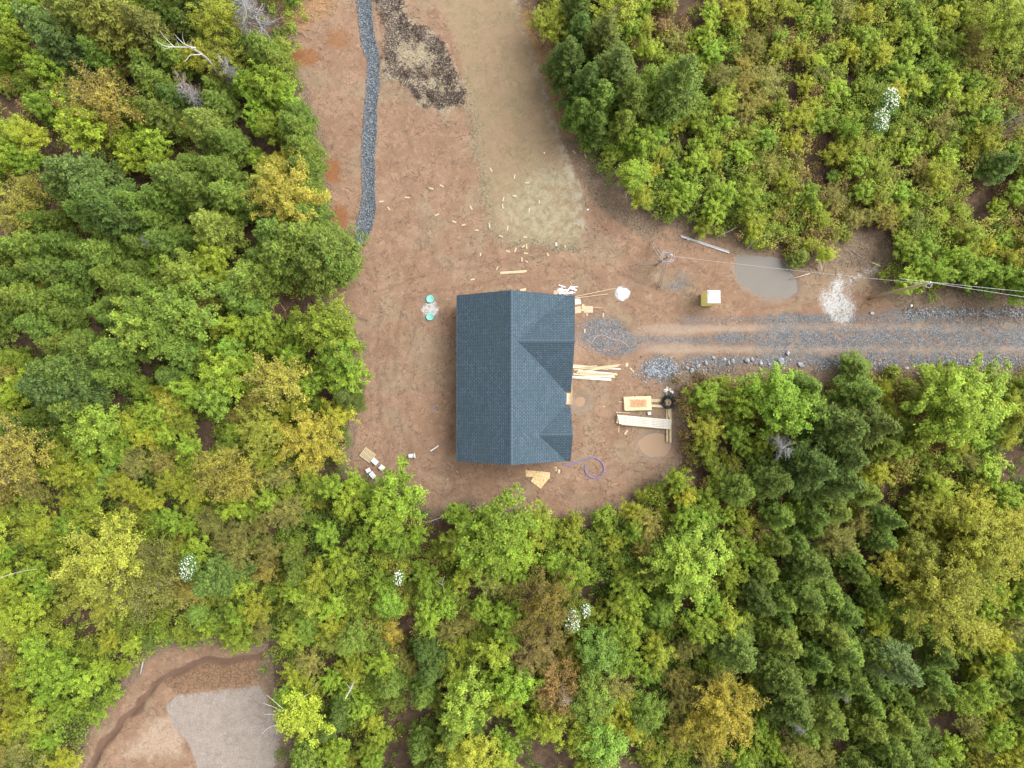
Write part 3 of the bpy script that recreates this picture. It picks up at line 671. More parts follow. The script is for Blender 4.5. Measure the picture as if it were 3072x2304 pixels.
# ------------------------------------------------------------ boards, sheets and small things
def board(px0, py0, px1, py1, wd=.14, th=.04, z=0.0, mat=None, name='board', parent=None, mb=None, zz2=None):
    a = P(px0, py0, .1+z); b = P(px1, py1, .1+z)
    za = max(gz(a.x, a.y), gz(b.x, b.y)) + z
    d = b-a; L_ = max(math.hypot(d.x, d.y), .05); rz = math.atan2(d.y, d.x); c = (a+b)/2
    if mb is not None: mb.box((c.x, c.y, za+th/2), (L_, wd, th), rz, ry=0); return
    m = MB(); m.box((0,0,th/2), (L_, wd, th), bev=min(.008, th/4)); o = m.build(name, mat or M_wood); o.location = (c.x, c.y, za); o.rotation_euler = (rnd.uniform(-.03,.03), rnd.uniform(-.01,.01), rz); return o

SCR = [(970,1100,-60,30),(1122,1145,80,28),(1205,1185,3,27),(650,1205,-30,28),(583,1222,-15,28),(427,1280,-4,30),(258,1306,8,30),(308,1352,-55,26),(840,1345,-60,30),(1050,1292,72,28),(1122,1270,-8,26),(1046,1338,-80,30),(1283,1310,88,22),(1218,1363,85,30),(620,1392,25,28),(732,1437,-22,28),(792,1458,10,24),(878,1492,-4,24),(960,1463,-85,34),(1078,1480,78,30),(1035,1532,-25,26),(1192,1537,-10,26),(1200,1597,-85,30),(1180,1597,40,22),(1078,1628,-15,26),(1128,1622,65,28),(1195,1641,-5,26),(902,1650,88,22),(1338,1650,-60,22),(1508,985,-35,24),(1582,1012,-70,30),(1450,1597,88,14)]
for x, y, a, L_ in SCR:
    px, py = 1024+x/2.16, y/2.16; l = L_/2.16/2; c_, s_ = math.cos(R_(a)), math.sin(R_(a))
    o = board(px-l*c_, py+l*s_, px+l*c_, py-l*s_, .125, .04, name='lumber_offcut')
    tag(o, where(px, py, 'short pale lumber offcut'), 'wood offcut', 'short lumber offcuts scattered north of the house')
for x, y, a, L_, wd in [(850,152,12,28,.14),(1178,220,15,40,.24),(1010,80,60,26,.1),(1170,22,-85,28,.12),(1200,35,-40,22,.1),(1850,705,80,24,.25),(1882,738,-50,36,.13),(1845,1143,55,32,.16),(1798,1122,88,44,.07),(1410,1395,75,26,.2),(1393,1385,60,20,.12),(1388,1370,20,18,.1),(752,1398,-50,16,.08),(690,1445,80,16,.06),(1697,383,88,26,.12),(1578,485,85,26,.12),(1592,378,80,14,.14),(1632,335,3,60,.05),(1700,975,-30,14,.08),(1820,880,-55,16,.05)]:
    px, py = 1024+x/2.16, 768+y/2.16; l = L_/2.16/2; c_, s_ = math.cos(R_(a)), math.sin(R_(a))
    o = board(px-l*c_, py+l*s_, px+l*c_, py-l*s_, wd, .04, name='lumber_offcut')
    tag(o, where(px, py, 'small lumber scrap'), 'wood offcut', 'small lumber scraps around the house')
tag(board(1501, 818.5, 1580, 813.5, .2, .05, name='plank'), 'long pale plank lying north of the house ridge', 'plank', 'long planks north of the house')
tag(board(1500, 821.5, 1575, 817.5, .09, .04, name='plank', mat=M_beam), 'narrow darker plank beside the long pale plank north of the house', 'plank', 'long planks north of the house')
# fanned lumber pile against the porch
FAN = [(1714,1096,1824,1107,.34,0),(1716,1102,1862,1107,.2,0),(1722,1110,1861,1094,.16,.0),(1760,1125,1850,1122,.28,.0),(1714,1131,1834,1139,.36,0),(1720,1122,1845,1132,.26,.05),(1740,1118,1852,1124,.22,.05),(1735,1112,1838,1121,.22,.1),(1730,1117,1855,1098,.22,.1),(1745,1102,1790,1097,.14,.15),(1722,1133,1842,1128,.22,.1)]
for i, (a, b, c_, d, wd, z) in enumerate(FAN):
    tag(board(a, b, c_, d, wd*.72, .05, z, name='lumber_board', mat=[M_wood, M_wood2, M_wood][i % 3]), where((a+c_)/2, (b+d)/2, 'board of the porch-side fan'), 'board', 'fanned boards beside the porch')
# white boards stacked across the beams on the right
for i in range(6):
    f = i/5; y0_ = 1246+f*24; y1_ = 1261+f*24
    tag(board(1852+i*1.0, y0_, 2014-i*.6, y1_, .128, .045, .30+.01*(i%2), name='trim_board', mat=M_wood2), where(1933, (y0_+y1_)/2, 'long white board of the row'), 'board', 'long white boards right of the house')
tag(board(1864, 1273, 2014, 1287, .10, .045, .30, name='lumber_board'), 'yellowish long board at the lower edge of the white board row', 'board', 'long white boards right of the house')
tag(board(1849, 1267, 1960, 1277, .08, .045, .24, name='lumber_board'), 'thin yellowish board just above the lowest board of the white row', 'board', 'long white boards right of the house')
tag(board(2000.5, 1160, 2001, 1326, .2, .12, 0, M_beam, 'timber_beam'), 'left one of the two long square timbers running under the white boards', 'beam', 'square timbers under the board stacks')
tag(board(2010, 1165, 2010.5, 1328, .2, .13, 0, M_wood, 'timber_beam'), 'right one of the two long square timbers running under the white boards', 'beam', 'square timbers under the board stacks')
tag(board(2005, 1215, 2006, 1250, .12, .12, .13, M_wood, 'timber_beam'), 'short square timber on top of the long pair below the black pipe coil', 'beam', 'square timbers under the board stacks')
tag(board(1853, 1243, 1851, 1270, .12, .12, .12, M_beam, 'timber_beam'), 'short cross timber under the left end of the white boards', 'beam', 'square timbers under the board stacks')
tag(board(1952, 1217, 1990, 1219, .24, .05, .12, M_wood, 'plank'), 'wide pale plank between strand board stack and black pipe coil', 'plank')
tag(board(1950, 1202, 2060, 1201, .3, .05, .02, M_beam, 'plank'), 'dark muddy plank running behind the black pipe coil', 'plank')
tag(board(1848, 1237, 1890, 1239, .1, .05, 0, M_beam, 'plank'), 'muddy brown plank left of the white boards, under their upper corner', 'plank')
tag(board(1855, 1205.5, 1873, 1205.5, .1, .05, 0, M_beam, 'plank'), 'narrow plank poking out left of the strand board stack', 'plank')
def sheet(corners, th, z, mat, name, label, cat, grp=None):
    q = [P(x, y, .1+z) for x, y in corners]; c = sum(q, Vector())/4; g_ = max(gz(a.x, a.y) for a in q)+z
    m = MB(); k = 4; vs = [(a.x-c.x, a.y-c.y, 0) for a in q]+[(a.x-c.x, a.y-c.y, th) for a in q]
    m.add(vs, [(3,2,1,0),(4,5,6,7)]+[(i,(i+1)%4,4+(i+1)%4,4+i) for i in range(4)])
    me = m.build(name, mat); me.location = (c.x, c.y, g_); tag(me, label, cat, grp); return me
for i in range(5):
    e = [0, 2.5, 1, .5, 0][i]
    sheet([(1874-e,1232-e*.2),(1872-e,1190.5),(1953-e,1188),(1955-e,1230)], .028, .12+.032*i, M_osbwet if i == 4 else M_osb, 'strand_board',
          ['bottom sheet of the stack of strand boards right of the house','second sheet from the bottom of the strand board stack','middle sheet of the strand board stack right of the house','sheet just under the stained top strand board of the stack','rain-stained strand board on top of the stack right of the house'][i], 'board', 'stacked strand boards right of the house')
sheet([(1577,1429),(1577,1410),(1650,1417),(1649,1436)], .016, .01, M_osb, 'strand_board', 'brown strand board strip below the house, partly under the tilted panel', 'board')
sheet([(1592,1443),(1614,1412.5),(1647,1435),(1622,1466.5)], .016, .045, M_osb2 if False else M_osb, 'strand_board', 'square light strand board panel turned like a diamond below the house', 'board')
# cardboard and sheathing at the north-east corner
for q, lb, mt in (([(1661,886),(1662,872),(1681,868),(1697,874),(1697,886)][:4], 'tan cardboard sheet above the house corner by the white scraps', M_card), ([(1725,914),(1725,896),(1740,896),(1744,912)], 'pale square of sheathing touching the right house edge, upper one', M_wood2), ([(1725,940),(1725,921),(1742,918),(1744,938)], 'tan square of sheathing touching the right house edge, lower one', M_card), ([(1752,938),(1752,918),(1779,918),(1779,938)], 'pale cardboard square lying right of the sheathing pieces', M_card), ([(1744,932),(1746,912),(1754,914),(1753,934)], 'narrow orange-brown board between the cardboard squares', M_osb)):
    sheet(q, .02, .01, mt, 'cardboard_sheet', lb, 'sheet', 'sheets lying at the house corner')
def long_stick(a, lb, wd=.06, mat=None): tag(board(*a, wd, .05, .02, mat or M_wood, 'batten'), lb, 'batten', 'long battens at the house corner')
long_stick((1725,890,1846,865), 'upper of two long thin battens pointing right from the house corner')
long_stick((1725,894.5,1823,882), 'lower of two long thin battens pointing right from the house corner')
long_stick((1782,923,1808,923.5), 'short thin batten right of the cardboard square', .05)
long_stick((1709,842,1717,857), 'thin short batten above the heap of white scraps', .05)
for i in range(26):
    px, py = rnd.uniform(1680,1726), rnd.uniform(858,882); a = rnd.gauss(0, .6); l = rnd.uniform(4, 11)
    tag(board(px-l*math.cos(a), py+l*math.sin(a), px+l*math.cos(a), py-l*math.sin(a), rnd.uniform(.06,.13), .02, rnd.uniform(0,.15), M_white, 'siding_scrap'), 'white siding scrap in the tangled heap above the upper right house corner', 'scrap', 'white siding scraps in a heap by the house corner')
# white round concrete washout slab
def blob(px, py, r, n, label, name, mat, cat, h_=.06):
    c = G(px, py); m = MB(); pts = []
    for i in range(n):
        a = 2*math.pi*i/n; rr = r*(1+.16*math.sin(3*a+1)+.08*math.sin(7*a)); pts.append((rr*math.cos(a), rr*math.sin(a)))
    vs = [(x, y, -.05) for x, y in pts]+[(x*.97, y*.97, h_*.6) for x, y in pts]+[(x*.8, y*.8, h_) for x, y in pts]+[(0,0,h_*1.1)]
    fs = [(i,(i+1)%n,n+(i+1)%n,n+i) for i in range(n)]+[(n+i,n+(i+1)%n,2*n+(i+1)%n,2*n+i) for i in range(n)]+[(2*n+i,2*n+(i+1)%n,3*n) for i in range(n)]
    m.add(vs, fs); o = m.build(name, mat, None, True); o.location = c; tag(o, label, cat); return o
M_crust = simple('white_crust', (.40,.42,.40), (.56,.58,.58), 2.5, .8, bs=.6)
blob(1868, 880, .66, 26, 'round patch of white spilled concrete right of the house corner', 'concrete_spill', M_crust, 'concrete patch')
# coil of black drain pipe lying on the beams
c = P(2003.5, 1206.5, .2)
t = thing('pipe_coil', 'coil of black drain pipe lying on the timbers by the woods', 'pipe coil', (c.x, c.y, gz(c.x, c.y)+.13))
for j, (rr, zz, dx, dy) in enumerate(((.58,.06,0,0),(.46,.07,.02,-.02),(.60,.17,.03,.05),(.50,.18,-.05,.02),(.38,.1,0,0),(.55,.28,-.02,.04),(.44,.27,.04,-.02))):
    m = MB(); n = 44
    m.tube([(dx+rr*math.cos(2*math.pi*i/n), dy+rr*math.sin(2*math.pi*i/n), zz+.02*math.sin(i)) for i in range(n+1)], [.053+.006*(i % 2) for i in range(n+1)], 8); m.build('loop', M_black, t)
m = MB(); m.tube([(.1,.5,.3),(.25,.75,.25),(.15,.95,.18),(-.05,1.0,.12)], .055, 8); m.build('pipe_end', M_black, t)
for px, py, r, lb in ((1999,1172,.26,'crumpled white and dark plastic bag above the black pipe coil, left one'),(2013,1178,.22,'small crumpled white bag above the black pipe coil, right one')):
    c = G(px, py); m = MB(); n = 12
    m.lathe([(0,-.02),(r,.0),(r*1.05,.1),(r*.7,.2),(r*.25,.24),(0,.22)], n)
    m.v = [(x*(1+rnd.uniform(-.3,.3)), y*(.75+rnd.uniform(-.2,.2)), z*(1+rnd.uniform(-.3,.3))) for x, y, z in m.v]
    o = m.build('plastic_bag', M_white); o.location = c; tag(o, lb, 'bag', 'bags by the pipe coil')
# blue water pipe
pts = [(1690,1393),(1705,1393.5),(1720,1391),(1738,1384),(1760,1375),(1772,1372),(1786,1373),(1798,1379),(1808,1390),(1813,1404),(1811,1417),(1803,1428),(1790,1434.5),(1777,1434),(1765,1427),(1757,1416),(1753.5,1404),(1757,1394)]
def smooth(ps, it=2):
    for _ in range(it):
        q = [ps[0]]
        for a, b in zip(ps[:-1], ps[1:]): q += [a*.75+b*.25, a*.25+b*.75]
        ps = q+[ps[-1]]
    return ps
m = MB(); m.tube([Vector((p.x, p.y, p.z+.06)) for p in smooth([G(*q) for q in pts])], .042, 8); o = m.build('water_pipe', M_blue, None, True); tag(o, 'violet-blue pipe curling out from under the lower right house corner', 'pipe')
# thin grey hose on the gravel by the house
pts = [(1774,1032),(1785,1012),(1800,1005),(1815,1006),(1828,1016),(1845,1020),(1860,1022),(1875,1030),(1888,1042)]
m = MB(); m.tube([Vector((p.x, p.y, p.z+.03)) for p in smooth([G(*q) for q in pts])], .03, 6); tag(m.build('hose', M_grey), 'thin grey hose snaking over the gravel right of the house', 'hose')
# long pipes at the upper wood edge
for a, mt, r, lb in (((2040,707,2184,754), M_grey, .075, 'long grey conduit pipe at the wood edge above the mast, upper of the bundle'), ((2042,711,2186,757), M_wire, .06, 'long silvery conduit pipe at the wood edge above the mast, middle of the bundle'), ((2078,723,2187,759), M_white, .05, 'long white plastic pipe lowest in the bundle at the wood edge'), ((2052,713,2067,720), M_white, .06, 'short piece of white pipe at the left of the pipe bundle')):
    p0, p1 = G(a[0], a[1], .08), G(a[2], a[3], .08); m = MB(); m.tube([p0, (p0+p1)/2, p1], r, 10); o = m.build('pipe', mt, None, False); tag(o, lb, 'pipe', 'pipes at the upper wood edge')
for a, mt, r, lb in (((1292,1353,1316,1337), M_white, .06, 'white plastic pipe piece left of the house near its lower end'), ((1299,1228,1310,1225), M_blue, .04, 'short bluish pipe left of the house'),):
    p0, p1 = G(a[0], a[1], .06), G(a[2], a[3], .06); m = MB(); m.tube([p0, p1], r, 10); tag(m.build('pipe', mt), lb, 'pipe')
# loose white things
def slab(px, py, w_, d_, h_, rz, mat, name, label, cat, grp=None):
    c = G(px, py); m = MB(); m.box((0,0,h_/2), (w_, d_, h_), bev=min(.015, h_/4)); o = m.build(name, mat); o.location = c; o.rotation_euler = (0,0,rz); tag(o, label, cat, grp); return o
# bucket lying on its side
c = G(1236, 1367); t = thing('bucket', 'white plastic bucket lying on its side lower left of the house', 'bucket', c, R_(8))
m = MB(); ax = [(-.28,.19),(-.26,.205),(.0,.22),(.24,.24),(.24,.255),(.28,.255),(.28,.225),(-.2,.18)]
n = 20; b = 0
for i, (x, r) in enumerate(ax):
    for k in range(n): m.v.append((x, r*math.cos(2*math.pi*k/n), .25+r*math.sin(2*math.pi*k/n)))
for i in range(len(ax)-1):
    for k in range(n): m.f.append((i*n+k, i*n+(k+1)%n, (i+1)*n+(k+1)%n, (i+1)*n+k)); m.m.append(0)
m.f.append(tuple(range(n))); m.m.append(0); m.build('pail', M_white, t, True)
m = MB(); m.tube([(.25, .26*math.cos(a), .25+.26*math.sin(a)) if False else (.26+.12*math.sin(a), .26*math.cos(a), .27+.0*a) for a in [math.pi*i/12 for i in range(13)]], .008, 5); m.build('handle', M_steel, t)
slab(1125,1384,.62,.42,.22,R_(-45),M_white,'foam_box','white foam box touching the lower corner of the pallet','box','white boxes by the pallet')
slab(1146,1403,.48,.44,.2,R_(-40),M_white,'foam_box','white square box standing apart right of the pallet','box','white boxes by the pallet')
slab(1105,1411,.42,.38,.2,R_(25),M_white,'foam_box','small white box below the pallet at the tree edge, left one','box','white boxes by the pallet')
slab(1118,1425,.62,.42,.2,R_(-50),M_white,'foam_box','white box half under the leaves below the pallet, lowest one','box','white boxes by the pallet')
slab(1947,1240,.3,.28,.22,.2,M_white,'paint_can','small white can between strand board stack and white boards','can')
slab(1985,1315,.42,.2,.06,.05,M_white,'plastic_sheet','small white plastic piece by the right brown puddle','plastic piece')
slab(1763,629,.2,.14,.08,.2,M_white,'cup','small white cup at the right edge of the seeded strip','cup')
slab(1669,733,.14,.3,.04,.1,M_white,'plastic_sheet','small white plastic strip at the lower end of the seeded strip','plastic piece')
slab(1633,459,.12,.12,.05,.1,M_white,'plastic_sheet','tiny white scrap in the middle of the seeded strip','plastic piece')
slab(1605,28,.12,.3,.05,.1,M_white,'plastic_sheet','small white scrap in the brash at the upper right of the field','plastic piece')
slab(2111,693,.3,.16,.08,-.4,M_white,'plastic_sheet','white plastic scrap above the pipe bundle at the wood edge','plastic piece')
slab(2615,940,.35,.25,.14,-.1,M_grey,'junction_box','small grey-green box on the verge above the gravel driveway','box')
slab(2733,917,.2,.2,.12,.4,M_white,'plastic_sheet','small pale scrap on the verge below the utility pole','plastic piece')
slab(1754,866,.3,.2,.06,.4,M_steel,'metal_scrap','small metal scrap above the battens','scrap') if False else None
p0, p1 = G(2615,788,.05), G(2640,798,.05); m = MB(); m.tube([p0,p1], .04, 6); tag(m.build('marker_stake', M_yel), 'yellow stake lying on the brash left of the utility pole top', 'stake')
# pallet
q = [G(*a) for a in ((1079,1366),(1097,1340),(1128,1363),(1110,1391))]
c = sum(q, Vector())/4; e1 = (q[1]-q[0]); e2 = (q[2]-q[1]); rz = math.atan2(e2.y, e2.x); L2 = math.hypot(e2.x, e2.y); L1 = math.hypot(e1.x, e1.y)
t = thing('pallet', 'wooden pallet lying at the tree edge lower left of the house', 'pallet', c, rz)
for k in range(3):
    m = MB(); m.box((0, (k-1)*(L1/2-.05), .06), (L2, .09, .1)); m.build('stringer', M_beam, t)
for k in range(9):
    m = MB(); m.box(((k-4)*(L2-.1)/8, 0, .12), (.09, L1, .02)); m.build('slat', M_wood, t)

# ------------------------------------------------------------ water
def water(poly, name, label_col, z=.0, rough=.12):
    c = np.array(poly).mean(0); pts = [(c[0]+(x-c[0])*(1+1.0/math.hypot(x-c[0], y-c[1])), c[1]+(y-c[1])*(1+1.0/math.hypot(x-c[0], y-c[1]))) for x, y in poly]
    m = MB(); m.add([(x, y, z) for x, y in pts], [tuple(range(len(pts)))])
    t = NT(name+'_water'); n = t.noise(t.geo(), .8, 3, .5)
    mt = t.out(t.mix(n, label_col[0], label_col[1]), rough, t.noise(t.geo(), 6, 2, .5), .02, .01, spec=.18)
    o = m.build('puddle', mt); 
    if o.data.polygons[0].normal.z < 0: o.data.flip_normals()
    tag(o, kind='structure')
water(PUD_BIG, 'grey', ((.135,.118,.10),(.16,.14,.12)), .0, .28)
water(PUD_RIGHT, 'brown', ((.27,.185,.12),(.30,.205,.135)), .0)
water(PUD_HOUSE, 'tan', ((.28,.18,.12),(.31,.2,.135)), .0)

# ------------------------------------------------------------ stones
def rock_proto(seed):
    rs = np.random.RandomState(seed); ph = (1+5**.5)/2
    v = np.array([(-1,ph,0),(1,ph,0),(-1,-ph,0),(1,-ph,0),(0,-1,ph),(0,1,ph),(0,-1,-ph),(0,1,-ph),(ph,0,-1),(ph,0,1),(-ph,0,-1),(-ph,0,1)], float)/1.9
    f = np.array([(0,11,5),(0,5,1),(0,1,7),(0,7,10),(0,10,11),(1,5,9),(5,11,4),(11,10,2),(10,7,6),(7,1,8),(3,9,4),(3,4,2),(3,2,6),(3,6,8),(3,8,9),(4,9,5),(2,4,11),(6,2,10),(8,6,7),(9,8,1)])
    return v*(1+rs.uniform(-.28,.28,(12,1)))*np.array([1,.8,.6]), f
def stone_field(name, pts, smin, smax, label, seed=1, dark=1.0):
    rs = np.random.RandomState(seed); V = []; F = []; T = []; b = 0
    protos = [rock_proto(i) for i in range(6)]
    for x, y, z in pts:
        v, f = protos[rs.randint(6)]; a = rs.uniform(0, 6.28); s = smin+(smax-smin)*rs.rand()**2.2
        ca, sa = math.cos(a), math.sin(a)
        q = np.stack([v[:,0]*ca-v[:,1]*sa, v[:,0]*sa+v[:,1]*ca, v[:,2]], 1)*s + (x, y, z+s*.15)
        V.append(q); F.append(f+b); b += 12; T.append(np.full(20, dark*rs.rand()**1.4))
    me = np_mesh(name, np.concatenate(V), np.concatenate(F), [M_stone], {'tint': ('FACE', np.concatenate(T))})
    o = bpy.data.objects.new(name, me); C.objects.link(o); tag(o, label, 'gravel', kind='stuff')
rs = np.random.RandomState(4)
def sample_poly(poly, n, inset=0.0):
    p = np.array(poly); lo = p.min(0); hi = p.max(0); out = np.zeros((0,2))
    while len(out) < n:
        q = lo + rs.rand(n*3, 2)*(hi-lo); ok = sdpoly(q[:,0], q[:,1], poly) > inset; out = np.concatenate([out, q[ok]])
    return out[:n]
q = sample_poly(TRENCH, 9000, -.14); stone_field('gravel', np.c_[q, height(q[:,0], q[:,1])+rs.rand(len(q))*.05], .035, .085, 'blue-grey crushed stone filling the long drainage trench', 2, .62)
# gravel along the drive
q = sample_poly(DRIVE, 26000); px, py = toPixN(q[:,0], q[:,1]); u, v = px*K, py*K
den = .25*np.exp(-((v-690)/9)**2)*(u > 1540)+.45*np.exp(-((v-731)/10)**2)*(u > 1560)+.6*np.exp(-((v-779)/9)**2)*(u > 1480)+.7*(np.hypot((u-1295)/60, (v-722)/42) < 1)+.7*(np.hypot((u-1420)/34, (v-790)/24) < 1)+.04
q = q[rs.rand(len(q)) < den*.6]; stone_field('gravel', np.c_[q, height(q[:,0], q[:,1])], .02, .07, 'loose grey gravel strewn over the driveway', 3)
e = []
for i in range(2800):
    u = rs.uniform(1430, 2260); v = 788+rs.normal(0, 9)+ (6 if u < 1560 else 0) - (u-1800)*.004
    if math.sin(u*.05)+math.sin(u*.021+1) < -.3+rs.normal(0,.5): continue
    p = P(u/K, v/K, .1); e.append((p.x, p.y))
for i in range(1500):
    u = rs.uniform(1950, 2260); v = 676+rs.normal(0, 6); p = P(u/K, v/K, .1); e.append((p.x, p.y))
for i in range(1300):
    u = rs.normal(1425, 22); v = rs.normal(800, 13); p = P(u/K, v/K, .1); e.append((p.x, p.y))
q = np.array(e); stone_field('gravel', np.c_[q, height(q[:,0], q[:,1])], .03, .11, 'coarse broken stone heaped along the driveway verges', 5)
# pale pebbles and clods on the bare soil
q = sample_poly(CLEAR, 2600, .3); stone_field('pebbles', np.c_[q, height(q[:,0], q[:,1])-.01], .015, .055, 'small pale pebbles scattered on the bare soil', 6)
def boulder(px, py, s):
    c = G(px, py); v, f = rock_proto(rnd.randint(0, 999)); a = rnd.uniform(0, 6.28)
    m = MB(); m.add([Vector((x*s, y*s, z*s)) for x, y, z in v], [tuple(int(k) for k in t_) for t_ in f])
    me = m.build('boulder', M_rock); me.location = (c.x, c.y, c.z+s*.2); me.rotation_euler = (rnd.uniform(-.4,.4), rnd.uniform(-.4,.4), a)
    tag(me, where(px, py, 'grey broken rock'), 'rock', 'grey rocks along the lower driveway edge')
for x, y, s in [(416,675,.32),(450,670,.22),(636,680,.42),(325,680,.28),(300,690,.2),(505,695,.25),(1130,685,.3),(1150,705,.35),(1185,725,.28),(1120,712,.3),(1165,690,.25),(1100,700,.22),(1378,715,.26),(1450,728,.24),(1850,680,.22),(680,628,.3),(760,705,.3),(60,740,.3),(30,725,.22),(100,715,.25),(150,690,.25),(200,660,.22),(775,712,.2),(270,670,.2),(560,700,.22),(1240,700,.2),(1560,705,.22),(1720,690,.2)]:
    boulder(2048+x/2.16, 768+y/2.16, s)

# ------------------------------------------------------------ vegetation
def leaf_mat(name, trans=.3, hue=.022, rough=.6):
    t = NT(name); oi = t.n('ShaderNodeObjectInfo'); ti = t.attr('tint'); t2 = t.attr('tint2')
    h_ = t.n('ShaderNodeHueSaturation'); t.L(oi.outputs['Color'], h_.inputs['Color'])
    t.L(t.step(t2, 0, 1, .5-hue, .5+hue), h_.inputs['Hue'])
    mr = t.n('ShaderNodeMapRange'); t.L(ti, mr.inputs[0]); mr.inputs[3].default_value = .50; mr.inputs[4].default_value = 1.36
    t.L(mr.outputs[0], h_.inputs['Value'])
    p = t.n('ShaderNodeBsdfPrincipled'); t.L(h_.outputs[0], p.inputs['Base Color']); p.inputs['Roughness'].default_value = rough; p.inputs['Specular IOR Level'].default_value = .25
    tr = t.n('ShaderNodeBsdfTranslucent'); t.L(h_.outputs[0], tr.inputs[0])
    mx = t.n('ShaderNodeMixShader'); mx.inputs[0].default_value = trans; t.L(p.outputs[0], mx.inputs[1]); t.L(tr.outputs[0], mx.inputs[2])
    o = t.n('ShaderNodeOutputMaterial'); t.L(mx.outputs[0], o.inputs[0]); return t.mat
M_leaf = leaf_mat('broad_leaves'); M_needle = leaf_mat('needles', .2, .02, .7)
M_flower = simple('white_blossom', (.62,.63,.56), (.74,.75,.70), 5, .7)
def nrm(a): return a/(np.linalg.norm(a, axis=-1, keepdims=True)+1e-9)
def leaves(C_, N_, size, aspect, rs, tip=None):
    """diamond leaves: centre, normal, length"""
    n = len(C_); r = nrm(rs.normal(size=(n,3))) if tip is None else tip
    u = nrm(r - N_*(r*N_).sum(1, keepdims=True)); v = np.cross(N_, u)
    L_ = size[:,None]; W_ = L_*aspect
    bend = N_*L_*.12
    V = np.stack([C_-u*L_*.5, C_-v*W_*.5+bend, C_+u*L_*.5, C_+v*W_*.5+bend], 1).reshape(-1,3)
    return V, np.arange(n*4).reshape(-1,4)
def branch_mesh(name, segs, mat, n=5):
    """segs: list of (pts array, r0, r1)"""
    V = []; Q = []; b = 0
    for pts, r0, r1 in segs:
        pts = np.asarray(pts, float); m = len(pts); d = np.gradient(pts, axis=0); d = nrm(d)
        ref = np.where(np.abs(d[:,2:3]) > .9, [[1.,0,0]], [[0,0,1.]]); a = nrm(np.cross(d, ref)); c = np.cross(d, a)
        rr = np.linspace(r0, r1, m)[:,None]
        for k in range(n):
            th = 2*math.pi*k/n; V.append(pts+(a*math.cos(th)+c*math.sin(th))*rr)
        for k in range(n):
            k2 = (k+1) % n
            for i in range(m-1): Q.append((b+k*m+i, b+k2*m+i, b+k2*m+i+1, b+k*m+i+1))
        b += m*n
    return np_mesh(name, np.concatenate(V), np.array(Q), [mat], None, True)
def conifer(seed, h, Rr, leaf=.2, dens=1.0):
    rs = np.random.RandomState(seed); segs = []; Cn = []; Nn = []; Tp = []; Ti = []
    lean = rs.normal(0, .15, 2)
    segs.append((np.array([(lean[0]*t*t, lean[1]*t*t, h*t) for t in np.linspace(0, 1, 8)]), .13, .02))
    z = h*.22
    while z < h-.1:
        t = (z-h*.22)/(h*.78); Lb = Rr*(1-t)**.75*rs.uniform(.85,1.1)+.12; nb = max(4, int(8*(1-t)+3)); ph = rs.uniform(0, 6.28)
        for k in range(nb):
            a = ph+2*math.pi*k/nb+rs.normal(0, .22); L_ = Lb*rs.uniform(.65,1.2); el = .15+.45*t+rs.normal(0, .06)
            base = np.array([lean[0]*(z/h)**2, lean[1]*(z/h)**2, z]); dr = np.array([math.cos(a)*math.cos(el), math.sin(a)*math.cos(el), math.sin(el)])
            sag_ = lambda s: base+dr*L_*s-np.array([0,0,.18*L_*s*s])+np.array([0,0,.12*L_*s**4])
            if L_ > .35: segs.append((np.array([sag_(s) for s in (0,.5,1)]), .022, .006))
            side = np.array([-math.sin(a), math.cos(a), 0]); m = int(34*dens*L_**1.25)+6
            s = rs.rand(m)**.6; wd = (.10+.26*L_*np.sqrt(np.clip(s*(1.15-s), 0, 1)))
            off = rs.uniform(-1, 1, m)*wd
            p = np.array([sag_(q) for q in s]) + side*off[:,None] + rs.normal(0, .045, (m,3)) - np.array([0,0,1])*np.abs(off)[:,None]*.15
            Cn.append(p); Nn.append(nrm(np.array([0,0,1.])+rs.normal(0,.38,(m,3))+dr*.15))
            tp = nrm(dr*1.0+side*np.sign(off)[:,None]*.7+rs.normal(0,.3,(m,3))+np.array([0,0,.15])); Tp.append(tp)
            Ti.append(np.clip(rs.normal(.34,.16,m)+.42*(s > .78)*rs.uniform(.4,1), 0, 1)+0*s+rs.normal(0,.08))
        z += .30*rs.uniform(.8,1.2)*(1+.25*(1-t))
    Cn = np.concatenate(Cn); Nn = np.concatenate(Nn); Tp = np.concatenate(Tp); n = len(Cn)
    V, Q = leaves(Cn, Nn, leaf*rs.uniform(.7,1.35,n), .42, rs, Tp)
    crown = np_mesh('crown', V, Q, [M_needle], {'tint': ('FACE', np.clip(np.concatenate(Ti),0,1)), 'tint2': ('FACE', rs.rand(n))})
    return crown, branch_mesh('trunk', segs, M_bark), n
